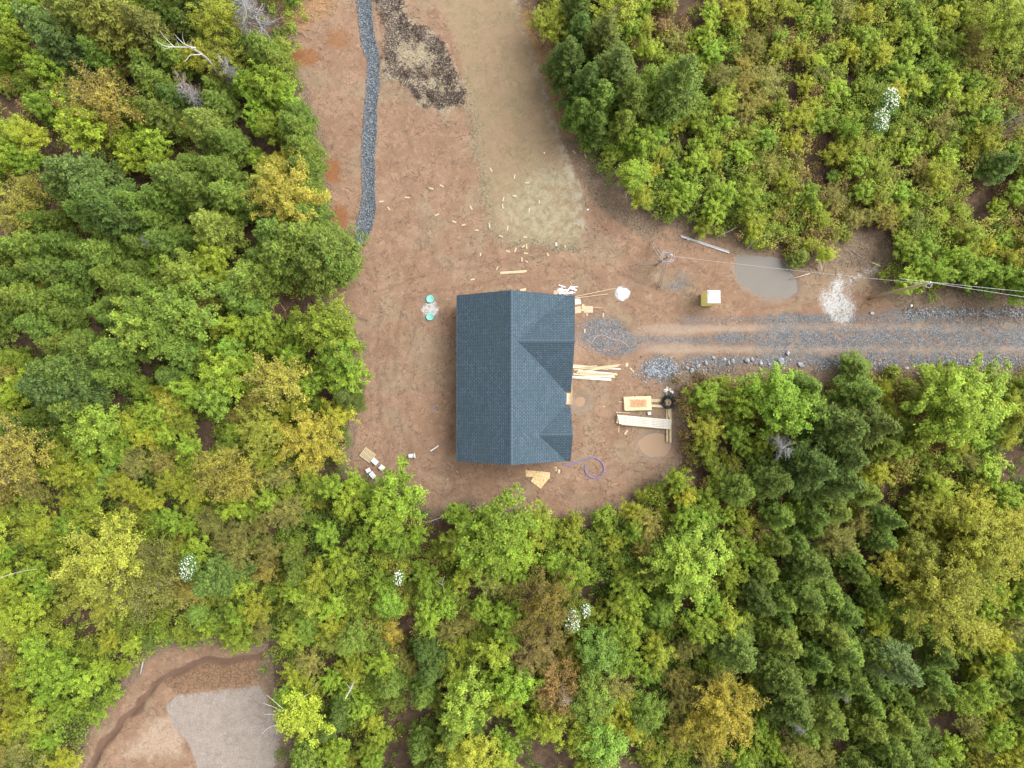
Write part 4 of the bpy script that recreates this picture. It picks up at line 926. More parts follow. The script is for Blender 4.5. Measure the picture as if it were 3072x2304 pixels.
def broadleaf(seed, h, Rr, nb=46, leaf=.15, ns=7, nt=4, nl=7, base=.3, top=.5, spread=.24, tuft=.10, bark=None, twig=.5, roundness=1.0):
    """main branches fan out of the trunk, each carries side shoots, each shoot carries tufts of leaves"""
    rs = np.random.RandomState(seed); segs = []; rad = .045+.011*h; lean = rs.normal(0, .3, 2)
    tp = lambda q: np.array([lean[0]*q*q, lean[1]*q*q, h*q])
    segs.append((np.array([tp(q) for q in np.linspace(0,.72,6)]), rad, rad*.4))
    cen = np.array([lean[0]*.5, lean[1]*.5, h*(base+(1-base)*.35)]); vz = h*(1-base)*.62
    T = []; TD = []; TV = []
    lob = rs.uniform(0, 6.28, 3)
    for i in range(nb):
        f = (i+.5)/nb; a = i*2.399963+rs.normal(0,.3); cz = 1-f*1.12; sz = math.sqrt(max(0, 1-cz*cz))
        k = rs.uniform(.62,1.12)*(1+.16*math.sin(2*a+lob[0])*sz+.12*math.sin(3*a+lob[1])*sz)*roundness+(1-roundness)*.9
        e = cen+np.array([math.cos(a)*sz*Rr*k, math.sin(a)*sz*Rr*k, cz*vz*k])
        s0 = tp(rs.uniform(.3,.62)); mid = (s0*.5+e*.5)+np.array([0,0,-.08*Rr]); md = nrm(e-mid)
        segs.append((np.array([s0, mid, e]), rad*.32, .01)); bv = rs.normal(0,.13)
        for j in range(ns):
            q = rs.uniform(.30,1.0); b0 = s0*(1-q)**2+2*mid*q*(1-q)+e*q*q if q < .98 else e
            d = nrm(md*.75+rs.normal(0,.55,3)+np.array([0,0,.35])); L_ = Rr*spread*rs.uniform(.5,1.25)
            if rs.rand() < twig: segs.append((np.array([b0, b0+d*L_*.5, b0+d*L_*.95]), .013, .005))
            for w_ in range(nt):
                t_ = (w_+rs.uniform(.3,1))/nt; T.append(b0+d*L_*t_+rs.normal(0,.04,3)); TD.append(d); TV.append(bv+.12*(t_-.5)+rs.normal(0,.07))
    T = np.array(T); TD = np.array(TD); TV = np.array(TV); m = len(T); I = np.repeat(np.arange(m), rs.randint(max(1,nl-2), nl+3, m)); n = len(I)
    off = rs.normal(size=(n,3))*tuft*np.array([1,1,.6]); Cn = T[I]+off
    out = nrm(Cn-cen); Nn = nrm(out*.45+np.array([0,0,.85])+rs.normal(0,.42,(n,3)))
    V, Q = leaves(Cn, Nn, leaf*rs.uniform(.6,1.35,n), .62, rs, nrm(TD[I]+rs.normal(0,.7,(n,3))))
    tint = np.clip(.45+TV[I]+rs.normal(0,.17,n), 0, 1)
    crown = np_mesh('crown', V, Q, [M_leaf], {'tint': ('FACE', tint), 'tint2': ('FACE', np.clip(.5+rs.normal(0,.12,m)[I]+rs.normal(0,.15,n),0,1))})
    return crown, branch_mesh('trunk', segs, bark or M_bark, 4), n
def bare(seed, h, Rr, n=60, mat=None):
    rs = np.random.RandomState(seed); segs = [(np.array([(0,0,0),(.05,0,h*.5),(.1,.05,h)]), .09, .02)]
    for i in range(n):
        z = h*rs.uniform(.25,1); a = rs.uniform(0,6.28); L_ = Rr*rs.uniform(.5,1.05)*(1.15-.6*z/h); el = rs.uniform(.0,.7)
        s0 = np.array([.1*z/h,0,z]); e = s0+np.array([math.cos(a)*math.cos(el), math.sin(a)*math.cos(el), math.sin(el)])*L_; m_ = (s0+e)/2+rs.normal(0,.08,3)
        segs.append((np.array([s0,m_,e]), .03, .009))
        for _ in range(5):
            b0 = s0+(e-s0)*rs.uniform(.3,.95); segs.append((np.array([b0, b0+rs.normal(0,.12,3)+np.array([0,0,.06]), b0+nrm(rs.normal(size=3))*L_*.3+np.array([0,0,.08])]), .012, .005))
    return branch_mesh('trunk', segs, mat or M_dead, 4)

PR = {}
tot = 0
def proto(key, fn, k):
    global tot
    PR[key] = [fn(i) for i in range(k)]
    for p in PR[key]: tot += p[2]
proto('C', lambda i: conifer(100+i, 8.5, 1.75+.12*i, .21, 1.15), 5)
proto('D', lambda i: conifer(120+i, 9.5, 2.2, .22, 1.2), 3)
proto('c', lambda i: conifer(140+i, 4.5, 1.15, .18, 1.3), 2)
proto('G', lambda i: broadleaf(200+i, 7.0, 2.0, 40, .16, 7, 4, 7), 7)
proto('B', lambda i: broadleaf(220+i, 8.5, 3.0, 75, .18, 8, 4, 7, spread=.2, tuft=.12), 3)
proto('L', lambda i: broadleaf(240+i, 7.0, 2.0, 40, .13, 7, 4, 7, spread=.27), 5)
proto('Y', lambda i: broadleaf(260+i, 8.5, 3.2, 85, .13, 8, 5, 5, spread=.22, tuft=.10, twig=.8), 3)
proto('O', lambda i: broadleaf(280+i, 7.0, 2.4, 60, .105, 8, 4, 4, spread=.28, tuft=.09, twig=1.0), 3)
proto('S', lambda i: broadleaf(300+i, 3.0, 1.2, 22, .135, 7, 4, 6, base=.1, spread=.35), 6)
proto('M', lambda i: broadleaf(320+i, 4.5, 1.55, 55, .10, 8, 4, 6, base=.2, spread=.24, tuft=.08, roundness=.35), 3)
BARE = [bare(400+i, 5.5, 1.5, 55) for i in range(2)]
print('proto leaves', tot)

COL = dict(C=(.175,.262,.042), D=(.125,.195,.038), c=(.19,.28,.044), G=(.285,.415,.046), B=(.29,.42,.045), L=(.395,.46,.05), Y=(.50,.49,.075), O=(.41,.365,.085), S=(.28,.365,.046), M=(.31,.45,.08))
DESC = dict(C=('green spruce', 'conifer_tree', 'spruce', 'spruces in the woods'), D=('dark green pine', 'conifer_tree', 'pine', 'spruces in the woods'), c=('young green spruce', 'conifer_sapling', 'sapling', 'young spruces in the woods'),
    G=('bright green leafy tree', 'broadleaf_tree', 'tree', 'leafy trees in the woods'), B=('large bright green tree', 'broadleaf_tree', 'tree', 'leafy trees in the woods'), L=('yellow-green leafy tree', 'broadleaf_tree', 'tree', 'leafy trees in the woods'),
    Y=('yellow maple', 'maple_tree', 'maple', 'maples in the woods'), O=('thin olive maple', 'maple_tree', 'maple', 'maples in the woods'), S=('low green bush', 'bush', 'bush', 'bushes in the woods'), M=('soft round green tree', 'round_tree', 'tree', 'soft round young trees'))
for a_, b_, st__ in (('g', 'G', 'bright green sapling'), ('l', 'L', 'yellow-green sapling')):
    PR[a_] = PR[b_]; COL[a_] = COL[b_]; DESC[a_] = (st__, 'leafy_sapling', 'sapling', 'young leafy saplings in the woods')
CT = {}
PLACED = []
CLN = 0
def tree(kind, px, py, scale=1.0, hscale=1.0, col=None, force=False, label=None):
    nom = dict(g=7,l=7,C=8.5,D=9.5,c=4.5,G=7,B=8.5,L=7,Y=8.5,O=7,S=3,M=4.5)[kind]; h = nom*hscale*scale
    p = P(px, py, h*(.62 if kind in 'CDc' else .72))
    if not force:
        lm_ = len(PLACED) < len(LM)
        cl = max(float(sdpoly(np.array([p.x]), np.array([p.y]), CLEAR)[0]), float(sdpoly(np.array([p.x]), np.array([p.y]), CLEAR2)[0]))
        rr = {'S': -.15, 'c': 0, 'M': 0}.get(kind, .05)*scale - (.8 if lm_ else 0)
        if cl > -rr: return None
    crown, trunk, n = PR[kind][rnd.randrange(len(PR[kind]))]
    stem, name, cat, grp = DESC[kind]
    root = thing(name, None, None, (p.x, p.y, gz(p.x, p.y)-.05), rnd.uniform(0, 6.28), grp)
    s = scale*rnd.uniform(.93,1.07); root.scale = (s*rnd.uniform(.92,1.08), s*rnd.uniform(.92,1.08), s*hscale*rnd.uniform(.95,1.05))
    for me, nm in ((crown, 'crown'), (trunk, 'trunk')):
        o = bpy.data.objects.new(nm, me); C.objects.link(o); o.parent = root
        if nm == 'crown':
            c0 = col or COL[kind]
            if col: c0 = (col[0]*1.34+.055, col[1]*1.42+.02, col[2]*1.1+.012)
            if kind in 'GLBMSY': c0 = (max(c0[0], c0[1]*.66), c0[1], c0[2])
            if c0[0] > c0[1]: m_ = (c0[0]+c0[1])/2; c0 = ((c0[0]+m_)/2*.96, (c0[1]+m_)/2, c0[2])
            v = rnd.uniform(.74,1.16); g_ = rnd.gauss(0, .08)
            g_ = max(-.07, min(.16, g_+.02)); o.color = (c0[0]*v*(1+g_)*1.0, c0[1]*v*.98, c0[2]*v*(1-g_*.5)*.9, 1)
    X_, Y_ = toPix(p.x, p.y, h*.7)
    cw = (col or COL[kind]); q_ = cw[0]/cw[1]
    if kind in 'GLBSMgl': stem = stem.replace('bright green', 'green' if q_ < .72 else 'lime green').replace('low green', 'low green' if q_ < .8 else ('low yellow-green' if q_ < 1 else 'low brownish'))
    if kind in 'CG' and scale*hscale < .8: stem = 'small '+stem
    tag(root, label or where(X_, Y_, stem), cat)
    CT[name] = CT.get(name, 0)+1
    PLACED.append((px, py, {'g':62,'l':62,'S':34,'c':38,'M':48,'G':62,'L':62,'C':58,'D':70,'B':95,'Y':100,'O':78}[kind]*scale))
    return root
# landmark trees (kind, px, py, scale[, hscale, colour])
olive = (.13,.165,.03); lime = (.26,.36,.05); chart = (.36,.37,.05)
LM = [('O',296,278,1.35,.95,(.30,.235,.06)),('C',324,60,1.3,1,olive),('C',225,40,1.1,1,olive),('C',420,70,1.1,1,(.11,.13,.03)),('D',153,102,1.0,.9,(.075,.15,.04)),('D',200,140,.9,.9,(.06,.12,.035)),('G',28,106,.9),('C',454,250,.85,1,(.11,.19,.03)),('C',472,343,.9,1,(.09,.17,.03)),('C',606,370,1.0,1,(.085,.165,.035)),('C',648,426,.95),('C',690,425,.8),('G',444,412,.85),('G',463,481,.75),('L',350,410,.7),('G',241,370,1.1),('D',222,518,1.15,.95,(.055,.12,.03)),('D',200,560,.9),('C',514,532,1.0),('C',588,565,1.0),('C',685,583,.95),('C',650,500,.95),('D',296,606,1.15),('D',340,640,1.0),('C',250,640,1.0),('C',625,676,1.05,1,(.13,.19,.035)),('L',662,171,.9,.9,(.20,.22,.035)),('Y',648,60,.75,1,(.22,.27,.035)),('G',759,468,.5),
 ('Y',856,588,1.05,.9,(.36,.36,.075)),('Y',800,540,.6,1,(.34,.35,.07)),('B',490,930,1.15,.95,(.20,.30,.05)),('G',416,976,1.1,1,(.19,.29,.05)),('G',560,830,1.1,1,(.20,.29,.05)),('L',570,960,.9,1,(.24,.29,.05)),('D',153,1166,1.3,.85,(.05,.115,.028)),('D',190,1120,1.0),('C',215,1230,.95),('G',278,1291,1.1,1,(.18,.28,.04)),('M',504,1226,.95,1.2,(.27,.33,.06)),('M',417,1166,.8,1.1,(.16,.3,.04)),('G',694,1041,.8,.9,(.13,.29,.04)),('G',782,990,.8,.9,(.13,.29,.04)),('B',972,1000,.95,.85,(.13,.28,.035)),('G',1010,1060,.9,1,(.12,.26,.03)),('G',660,1130,1.0),('G',640,1200,1.0,1,(.17,.27,.04)),
 ('O',824,1138,1.1,1,(.33,.28,.055)),('Y',926,1323,.95,.85,(.28,.28,.05)),('Y',787,1300,.85,.85,(.24,.27,.045)),('O',648,1416,1.1,1,(.33,.28,.05)),('O',700,1450,1.0,1,(.3,.27,.05)),('C',820,700,1.0),('C',900,720,1.1),('C',985,745,1.15,1,(.075,.155,.03)),('C',850,770,1.1),('C',935,790,1.1),('C',1010,790,.9),('C',700,880,1.1,.85),('C',740,830,1.0),
 ('Y',287,1689,1.25,.9,(.30,.31,.05)),('Y',230,1760,.8,.9,(.3,.31,.05)),('O',420,1770,1.35,.9,(.24,.23,.05)),('O',470,1700,.9,1,(.22,.22,.05)),('O',30,1390,1.3,1,(.34,.22,.05)),('O',20,620,1.0,1,(.35,.27,.05)),('O',70,560,.7,1,(.3,.26,.05)),
 ('B',1462,1606,1.15,.95,(.17,.30,.035)),('B',1520,1640,.8,.95,(.16,.30,.035)),('B',1395,1620,.65,1,(.2,.28,.04)),('M',1161,1814,.9,1,(.15,.31,.04)),('M',921,1814,.95,1.1,(.24,.32,.045)),('M',990,1925,.75,1,(.27,.33,.07)),('M',916,1883,.9,1,(.16,.28,.045)),('G',1393,2110,1.1,1,(.19,.31,.05)),('Y',1416,2286,.85,1,(.34,.37,.05)),('L',907,2156,1.1,1,(.28,.36,.04)),('G',1058,1447,.5,.8,(.2,.34,.04)),('G',1110,1492,.7,.8,(.17,.32,.04)),('G',1190,1500,1.2,.8),('G',1150,1540,1.1),('L',1240,1480,.8,.8),
 ('M',1794,1955,1.5,1,(.16,.29,.055)),('M',1770,2110,1.5,1,(.16,.29,.055)),('M',1818,2238,1.4,1,(.15,.29,.05)),('M',1939,2133,1.2,1,(.15,.29,.05)),('B',2084,1713,1.1,.9,(.20,.31,.045)),('B',2060,1660,.8,.9,(.18,.30,.04)),('M',1980,1842,.9,1,(.12,.25,.04)),('M',1665,1697,.85,1,(.14,.3,.04)),('M',1650,1600,.5,1,(.16,.3,.04)),('O',1633,1834,1.25,.9,(.19,.15,.03)),('O',1600,1950,1.0,.8,(.24,.12,.055)),('O',1680,2070,1.0,.8,(.21,.12,.06)),('Y',2181,2141,1.0,.9,(.26,.24,.04)),('Y',2120,2200,.8,.9,(.25,.24,.04)),
 ('M',1905,530,1.05,1.05,(.28,.38,.05)),('D',1701,177,.85,.95,(.05,.12,.025)),('D',1858,194,1.1,1,(.04,.10,.022)),('C',2036,250,1.15,1,(.07,.15,.03)),('D',1818,105,1.0,1,(.05,.11,.025)),('D',1754,250,.9),('C',1800,290,.95),('C',1900,290,1.0),('G',1960,235,.9,1,(.14,.24,.035)),('Y',1650,60,.6,1,(.26,.32,.045)),('G',1850,20,1.0,1,(.2,.29,.05)),('D',1740,90,.8),
 ('D',2514,1284,1.15),('D',2602,1268,1.05),('D',2433,1405,1.1),('D',2540,1370,1.0),('D',2520,1440,1.1),('B',2885,1220,1.25,.95,(.16,.27,.035)),('B',2950,1180,1.0,.95,(.2,.3,.04)),('B',2352,1220,1.0,.95,(.16,.29,.035)),('C',2580,1100,.8,.6,(.09,.17,.035)),
 ('Y',2973,1641,1.25,.9,chart),('Y',2930,1560,.9,.9,chart),('Y',3040,1600,.9,1,(.34,.36,.05)),('Y',2828,1802,1.15,.85,(.28,.33,.05)),('Y',2850,1740,.8,.9,(.30,.33,.05)),('M',2772,1657,1.3,1.2,(.19,.25,.045)),('C',2700,1990,1.25,.9,(.055,.12,.045)),('O',2490,930,.3),('C',2560,805,.7,.5),('Y',3040,60,.8,1,(.36,.42,.06)),
 ('G',2115,1185,.8,.8),('L',2122,1290,.75,.85,(.25,.31,.045)),('L',2125,1345,.65,.8),('C',790,150,.8),('C',825,195,.75),('G',800,240,.9),('G',850,275,.75),('C',885,330,.75),('C',880,385,.8),('C',900,445,.75),('C',905,510,.75),('C',920,575,.7),('C',930,645,.75),('C',975,710,.75),('G',1040,1130,.8,.9),('D',1035,1190,.7,.9),('L',1000,1250,.8,.9),('C',2400,770,.5,.5,(.1,.15,.03)),('G',2290,1190,.9)]
for e in LM:
    k, x, y, s = e[:4]; tree(k, x, y, s, e[4] if len(e) > 4 else 1.0, e[5] if len(e) > 5 else None, force=(k, x) in (('M',1905),))
MAP = """G b C C C D L b b g . . . . . . . G D G G b G L L G O L G G L G
G C C S C C L C C . . . . . . . . C C G G L G O G L L L G G O G
S G O O C b C G G . . . . . . . . C D C G L O O b L G S L G G S
b G G O C D C b G . . . . . . . . C C C C G L O G L S S S O G S
L b b L G b C b b C . . . . . . . . b S G S G G G b G S G G L G
L b C b b C C b Y C . . . . . . . . G b L G G S L b G L O L b D
O C C C C C C C Y Y . . . . . . . . . L G G G G S G O O G G b G
C C C C C C C b C C C . . . . . . . . . G D S S S L w w G G L G
C C C C C G G C C C C . . . . . . . . . . . . . . . w w G G G G
C C C C C G L C b b . . . . . . . . . . . . . . . . . . . . . .
b C C C G L L G G G G . . . . . . . . . . . . . . . . . . . . .
S b b C b C S G O G G . . . . . . . . . . w . . . . . S w S G G
L C C b G L G O L S D . . . . . . . . . . G S G G C C L S S G G
C C G G L L b S L L G . . . . . . . . . . L G G G C C C S L G L
O L G G O S O O L L b . . . . . . . . . . b S b D C C L S S O b
O b L L L L O G G S G G G . . . . . . b S G G C G C C C S L Y G
L G L L S G O O O S G G G b L G G S S L O G G S C C O C S Y Y Y
G S Y Y O G G O O C G S S S L G G G S S O G G G C D C b Y Y Y G
G G Y Y O O D G S L S G S G b O b S b G S C G D C C b C S L G G
L S b S S S G G O G L S b G O G O O S L S G G C C C C L C L Y O
O G S G L L . . . O C G O D S L G O G G L O S D C C C C b C S L
L G G S . . . . . L G S C C G L G O G O G O O S D b C C C C L C
L G S . . . . . . L D L b b C b L L G L S O O G D C b C C b O G
O G . . . . . . . C G G b C Y L b b G b S S O G G O b C C G Y L""".split('\n')
# a ring beyond the frame so the woods go on
rows = [r.split() for r in MAP]
for r in rows: assert len(r) == 32, len(r)
def cell(i, j): return rows[min(max(j, 0), 23)][min(max(i, 0), 31)]
ORD = []
for j in range(-2, 26):
    for i in range(-2, 34):
        k = cell(i, j)
        if k in '.g': continue
        off = not (0 <= i < 32 and 0 <= j < 24)
        n = {'C': 2, 'D': 2, 'G': 3, 'L': 3, 'Y': 2, 'O': 2, 'S': 3, 'b': 0, 'w': 0}[k]
        if off: n = min(n, 1)
        for q in range(n):
            ORD.append((k, i, j, off, q))
rnd.shuffle(ORD)
ORD.sort(key=lambda e: e[3])
LIM = {}
for k, i, j, off, q in ORD:
    for tr_ in range(6):
        px = (i+rnd.random())*96; py = (j+rnd.random())*96
        sc_ = {'C': .74, 'D': .78, 'G': .66, 'L': .66, 'Y': .5, 'O': .62, 'S': .85}[k]*rnd.uniform(.72,1.2)
        if off: sc_ *= 1.25
        rr = {'S':30,'G':50,'L':50,'C':50,'D':58,'Y':66,'O':60}[k]*sc_
        if all((px-a)**2+(py-b)**2 > (.68*(rr+c_))**2 for a, b, c_ in PLACED): break
    else: continue
    kk = k
    if off and rnd.random() < .35: continue
    r_ = rnd.random()
    if k == 'G' and r_ < .15: kk = 'L'
    if k == 'L' and r_ < .3: kk = 'G'
    if k in 'GL' and r_ > .965: kk = 'O'; sc_ *= .8
    if k == 'G' and r_ > .93: kk = 'M'
    if kk in 'GL' and (sc_ < .62 or CT.get('broadleaf_tree', 0) >= 292): kk = {'G': 'g', 'L': 'l'}[kk]  # same leafy trees under a second kind name: small ones, then any size
    if CT.get(DESC[kk][1], 0) >= 292: kk = 'S'; sc_ *= 1.3
    if CT.get(DESC[kk][1], 0) >= 292: continue
    hs_c = 1.0
    if px > 1950 and py < 760: sc_ *= .85; hs_c = .75     # the younger regrowth at the upper right is lower
    tree(kk, px, py, sc_, hs_c)
# bushes fill the gaps
bn = 0
for _ in range(5000):
    px = rnd.uniform(-60, 3130); py = rnd.uniform(-60, 2364); k = cell(int(px//96), int(py//96))
    if k in '.g': continue
    if k == 'b' and rnd.random() < .7: continue
    if not all((px-a)**2+(py-b)**2 > (.60*(30+c_))**2 for a, b, c_ in PLACED): continue
    if CT.get('bush', 0) < 292:
        col = rnd.choice([(.14,.22,.035),(.20,.25,.04),(.10,.17,.03),(.24,.21,.05),(.20,.29,.04)])
        tree('S', px, py, rnd.uniform(.6,1.1), 1.0, col)
print('trees', CT)
# undergrowth: a thicket of small shrubs and saplings past counting, between the trees
def thicket_material():
    t = NT('thicket_leaves'); h_ = t.attr('tint2'); v = t.attr('tint')
    cr = t.n('ShaderNodeValToRGB'); t.L(h_, cr.inputs[0]); e = cr.color_ramp.elements
    e[0].position = 0; e[0].color = (.16,.24,.04,1); e[1].position = 1; e[1].color = (.30,.19,.085,1)
    for p_, c_ in ((.3,(.235,.33,.045,1)), (.55,(.32,.39,.055,1)), (.75,(.41,.41,.07,1)), (.9,(.33,.26,.08,1))):
        x = cr.color_ramp.elements.new(p_); x.color = c_
    mr = t.n('ShaderNodeMapRange'); t.L(v, mr.inputs[0]); mr.inputs[3].default_value = .42; mr.inputs[4].default_value = 1.3
    hh = t.n('ShaderNodeHueSaturation'); t.L(cr.outputs[0], hh.inputs['Color']); t.L(mr.outputs[0], hh.inputs['Value'])
    p = t.n('ShaderNodeBsdfPrincipled'); t.L(hh.outputs[0], p.inputs['Base Color']); p.inputs['Roughness'].default_value = .65; p.inputs['Specular IOR Level'].default_value = .2
    tr = t.n('ShaderNodeBsdfTranslucent'); t.L(hh.outputs[0], tr.inputs[0]); mx = t.n('ShaderNodeMixShader'); mx.inputs[0].default_value = .3
    t.L(p.outputs[0], mx.inputs[1]); t.L(tr.outputs[0], mx.inputs[2]); o = t.n('ShaderNodeOutputMaterial'); t.L(mx.outputs[0], o.inputs[0]); return t.mat
def undergrowth():
    rs = np.random.RandomState(9); n = 34000
    x = rs.uniform(-53, 53, n); y = rs.uniform(-42, 42, n)
    cl = np.maximum(sdpoly(x, y, CLEAR), sdpoly(x, y, CLEAR2)); px, py = toPixN(x, y)
    ci = np.clip((px//96).astype(int), 0, 31); cj = np.clip((py//96).astype(int), 0, 23); arr = np.array(rows); kk = arr[cj, ci]
    base = np.select([kk == 'b', (kk == 'C') | (kk == 'D'), kk == 'w', kk == '.'], [.12, .3, .35, .15], .85)
    base = base*sstep(.30, .50, fbm(x, y, .3, 3, 71)+.17)
    keep = (cl < -.05) & (rs.rand(n) < base*np.where(cl > -1.2, .8, 1)); x, y, kk, px, py = x[keep], y[keep], kk[keep], px[keep], py[keep]; m = len(x)
    r = rs.uniform(.28, .75, m); top = rs.uniform(.3, 1.7, m)*np.where((kk == 'S')|(kk == 'L')|(kk == 'G'), 1.7, .8)
    k = (46*(r/.5)**2*1.5).astype(int)+10; I = np.repeat(np.arange(m), k); N = len(I)
    d = nrm(rs.normal(size=(N,3))*np.array([1,1,.8])+np.array([0,0,.5])); rad = rs.rand(N)**.35
    g = height(x, y)
    sub = nrm(rs.normal(size=(N,3)))*.06
    Cn = np.stack([x[I]+d[:,0]*r[I]*rad, y[I]+d[:,1]*r[I]*rad, g[I]+np.maximum(.05, top[I]*(.45+.55*d[:,2]*rad))], 1)+sub
    Nn = nrm(d*.45+np.array([0,0,.8])+rs.normal(0,.5,(N,3)))
    V, Q = leaves(Cn, Nn, .145*rs.uniform(.6,1.4,N), .7, rs)
    hue = np.clip((fbm(x, y, .11, 2, 55)-.5)*1.6+.42+rs.normal(0,.2,m), 0, 1)[I]+rs.normal(0,.04,N); val = np.clip(rs.normal(.45,.13,m)[I]+rs.normal(0,.2,N), 0, 1)
    me = np_mesh('undergrowth', V, Q, [thicket_material()], {'tint': ('FACE', val), 'tint2': ('FACE', np.clip(hue, 0, 1))})
    o = bpy.data.objects.new('undergrowth', me); C.objects.link(o); tag(o, 'low leafy thicket of shrubs covering the forest floor between the trees', 'undergrowth', kind='stuff'); print('undergrowth', N)
undergrowth()
# brash: twigs and sticks lying along the margins
def sticks(name, pts, lmin, lmax, rmin, rmax, mat, label, lift=.12, seed=3):
    rs = np.random.RandomState(seed); n = len(pts); a = rs.uniform(0, 6.28, n); e = rs.normal(0, .12, n); L_ = lmin+(lmax-lmin)*rs.rand(n)**2
    d = np.stack([np.cos(a)*np.cos(e), np.sin(a)*np.cos(e), np.sin(e)], 1); s = np.stack([-np.sin(a), np.cos(a), 0*a], 1); u = np.cross(d, s)
    c = np.c_[pts, height(pts[:,0], pts[:,1])+rs.rand(n)*lift+.02]; r = (rmin+(rmax-rmin)*rs.rand(n)**2)[:,None]
    V = []
    for t_, k in ((-.5, 1), (.5, .6)):
        for q in range(3):
            th = 2.094*q; V.append(c+d*L_[:,None]*t_+(s*math.cos(th)+u*math.sin(th))*r*k)
    V = np.stack(V, 1).reshape(-1,3); b = (np.arange(n)*6)[:,None]
    Q = np.concatenate([b+np.array([[0,1,4,3]]), b+np.array([[1,2,5,4]]), b+np.array([[2,0,3,5]])])
    me = np_mesh(name, V, Q, [mat]); o = bpy.data.objects.new(name, me); C.objects.link(o); tag(o, label, 'sticks', kind='stuff')
n = 90000; x = rs.uniform(-50, 50, n); y = rs.uniform(-38, 38, n); cl = np.maximum(sdpoly(x, y, CLEAR), sdpoly(x, y, CLEAR2))
side = dline(x, y, PL([(1150,20),(1190,140),(1215,220),(1240,300),(1275,370),(1310,430),(1400,480),(1500,510)], K)); nor = dline(x, y, PL([(1780,560),(1870,560),(1900,600),(1960,650),(2080,662),(2300,668)], K)); sou = dline(x, y, PL([(1480,806),(1750,815),(1960,812),(2300,800)], K)); tl = dline(x, y, PL([(600,-20),(660,5),(690,10),(640,40),(630,90)], K)); se = dline(x, y, PL([(1400,1050),(1450,1000),(1480,990)], K))
w_ = .30*np.exp(-((cl+.2)/.9)**2)+.9*sstep(1.9, .6, side)*(cl < 2.2)+.9*sstep(2.6,.6,nor)+.6*sstep(1.5,.4,sou)+.9*sstep(1.9,.5,tl)+.5*sstep(1.8,.4,se)
kp = (rs.rand(n) < w_*.7)&(sdpoly(x, y, SEED) < 0)&(sdpoly(x, y, TRENCH) < -.2)
sticks('brushwood', np.c_[x[kp], y[kp]], .15, 1.3, .010, .032, M_twig, 'tangle of brown twigs and brash along the edges of the clearing')
M_straw = simple('dry_gold_stalks', (.42,.27,.12), (.60,.45,.24), 6, .9, coord='geo')
kp = (rs.rand(n) < .45*(sstep(1.4,.4,side)*(y > P(1700,420).y)+sstep(1.9,.5,tl)+.10*sstep(1.8,.5,side)))&(sdpoly(x, y, SEED) < 0)
sticks('dry_stalks', np.c_[x[kp], y[kp]], .15, .8, .012, .03, M_straw, 'golden dry stalks and wood chips beside the field', .2, 8)
M_darkc = simple('dark_roots', (.035,.022,.02), (.08,.055,.045), 6, .95, coord='geo')
q = sample_poly(ORG, 3200, .1); nz = fbm(q[:,0], q[:,1], .8, 3, 31); q = q[nz > .5]; sticks('root_debris', q, .08, .45, .012, .035, M_darkc, 'dark roots and peaty clods torn up beside the trench', .1, 12)
q = sample_poly(ORG, 5000, 0); sticks('straw_debris', q, .05, .22, .006, .015, M_straw2 if False else M_twig, 'pale chips mixed through the torn topsoil', .06, 13)
n = 22000; x = rs.uniform(-46, 46, n); y = rs.uniform(-36, 36, n); cl = sdpoly(x, y, CLEAR); nz = fbm(x, y, .5, 3, 90)
kp = (cl > 0)&(nz > .55)&(sdpoly(x, y, SEED) < 0)&(sdpoly(x, y, DRIVE) < 0)&(sdpoly(x, y, TRENCH) < -.2)
sticks('root_debris', np.c_[x[kp], y[kp]], .06, .55, .008, .022, M_darkc, 'fine dark roots scattered over the bare soil', .02, 14)

# ------------------------------------------------------------ dead trees, flowering bushes, leaning stems
def polytree(name, label, cat, base, paths, mat):
    """paths: list of [(px,py,z)...], r0, r1"""
    b = G(*base); t = thing(name, label, cat, b)
    for i, (pp, r0, r1) in enumerate(paths):
        pts = smooth([P(x, y, z)-b for x, y, z in pp], 2); m = MB(); k = len(pts)
        m.tube(pts, [(r0+(r1-r0)*j/(k-1))*.75 for j in range(k)], 6); m.build('trunk' if i == 0 else 'limb', mat, t, True)
    return t
s_ = lambda l, z0, z1: [(x/2.16, y/2.16, z0+(z1-z0)*i/(len(l)-1)) for i, (x, y) in enumerate(l)]
gb = (705, 270)
polytree('dead_tree', 'bleached white dead tree with forked bare limbs in the upper left woods', 'dead tree', (706, 305), [
 (s_([(1500,560),(1420,490),(1370,410),(1310,350),(1240,310)], .5, 8.5), .17, .09),
 (s_([(1270,310),(1200,305),(1130,305),(1060,300),(1010,260)], 8.3, 9.3), .09, .02), (s_([(1130,305),(1090,265),(1060,235),(1035,195)], 8.8, 9.8), .045, .015),
 (s_([(1240,305),(1190,285),(1150,245),(1130,220)], 8.5, 9.6), .07, .015), (s_([(1200,290),(1180,240),(1185,205)], 8.8, 9.8), .04, .012),
 (s_([(1240,300),(1235,275),(1250,250)], 8.5, 9.3), .05, .012), (s_([(1310,350),(1270,355),(1230,355),(1210,385),(1195,400)], 7.6, 8.6), .06, .015),
 (s_([(1160,305),(1150,270),(1140,250)], 8.6, 9.2), .03, .01), (s_([(1100,303),(1075,320),(1045,305)], 9, 9.3), .03, .01)], M_dead)
polytree('dead_tree', 'small white forked dead tree below the big bright tree', 'dead tree', (1330, 1745), [
 ([(1331,1778,1.5),(1330,1762,3.2),(1326,1750,4.6),(1334,1728,6)], .06, .02), ([(1328,1754,4.2),(1318,1750,4.8),(1308,1740,5.6)], .035, .012)], M_dead)
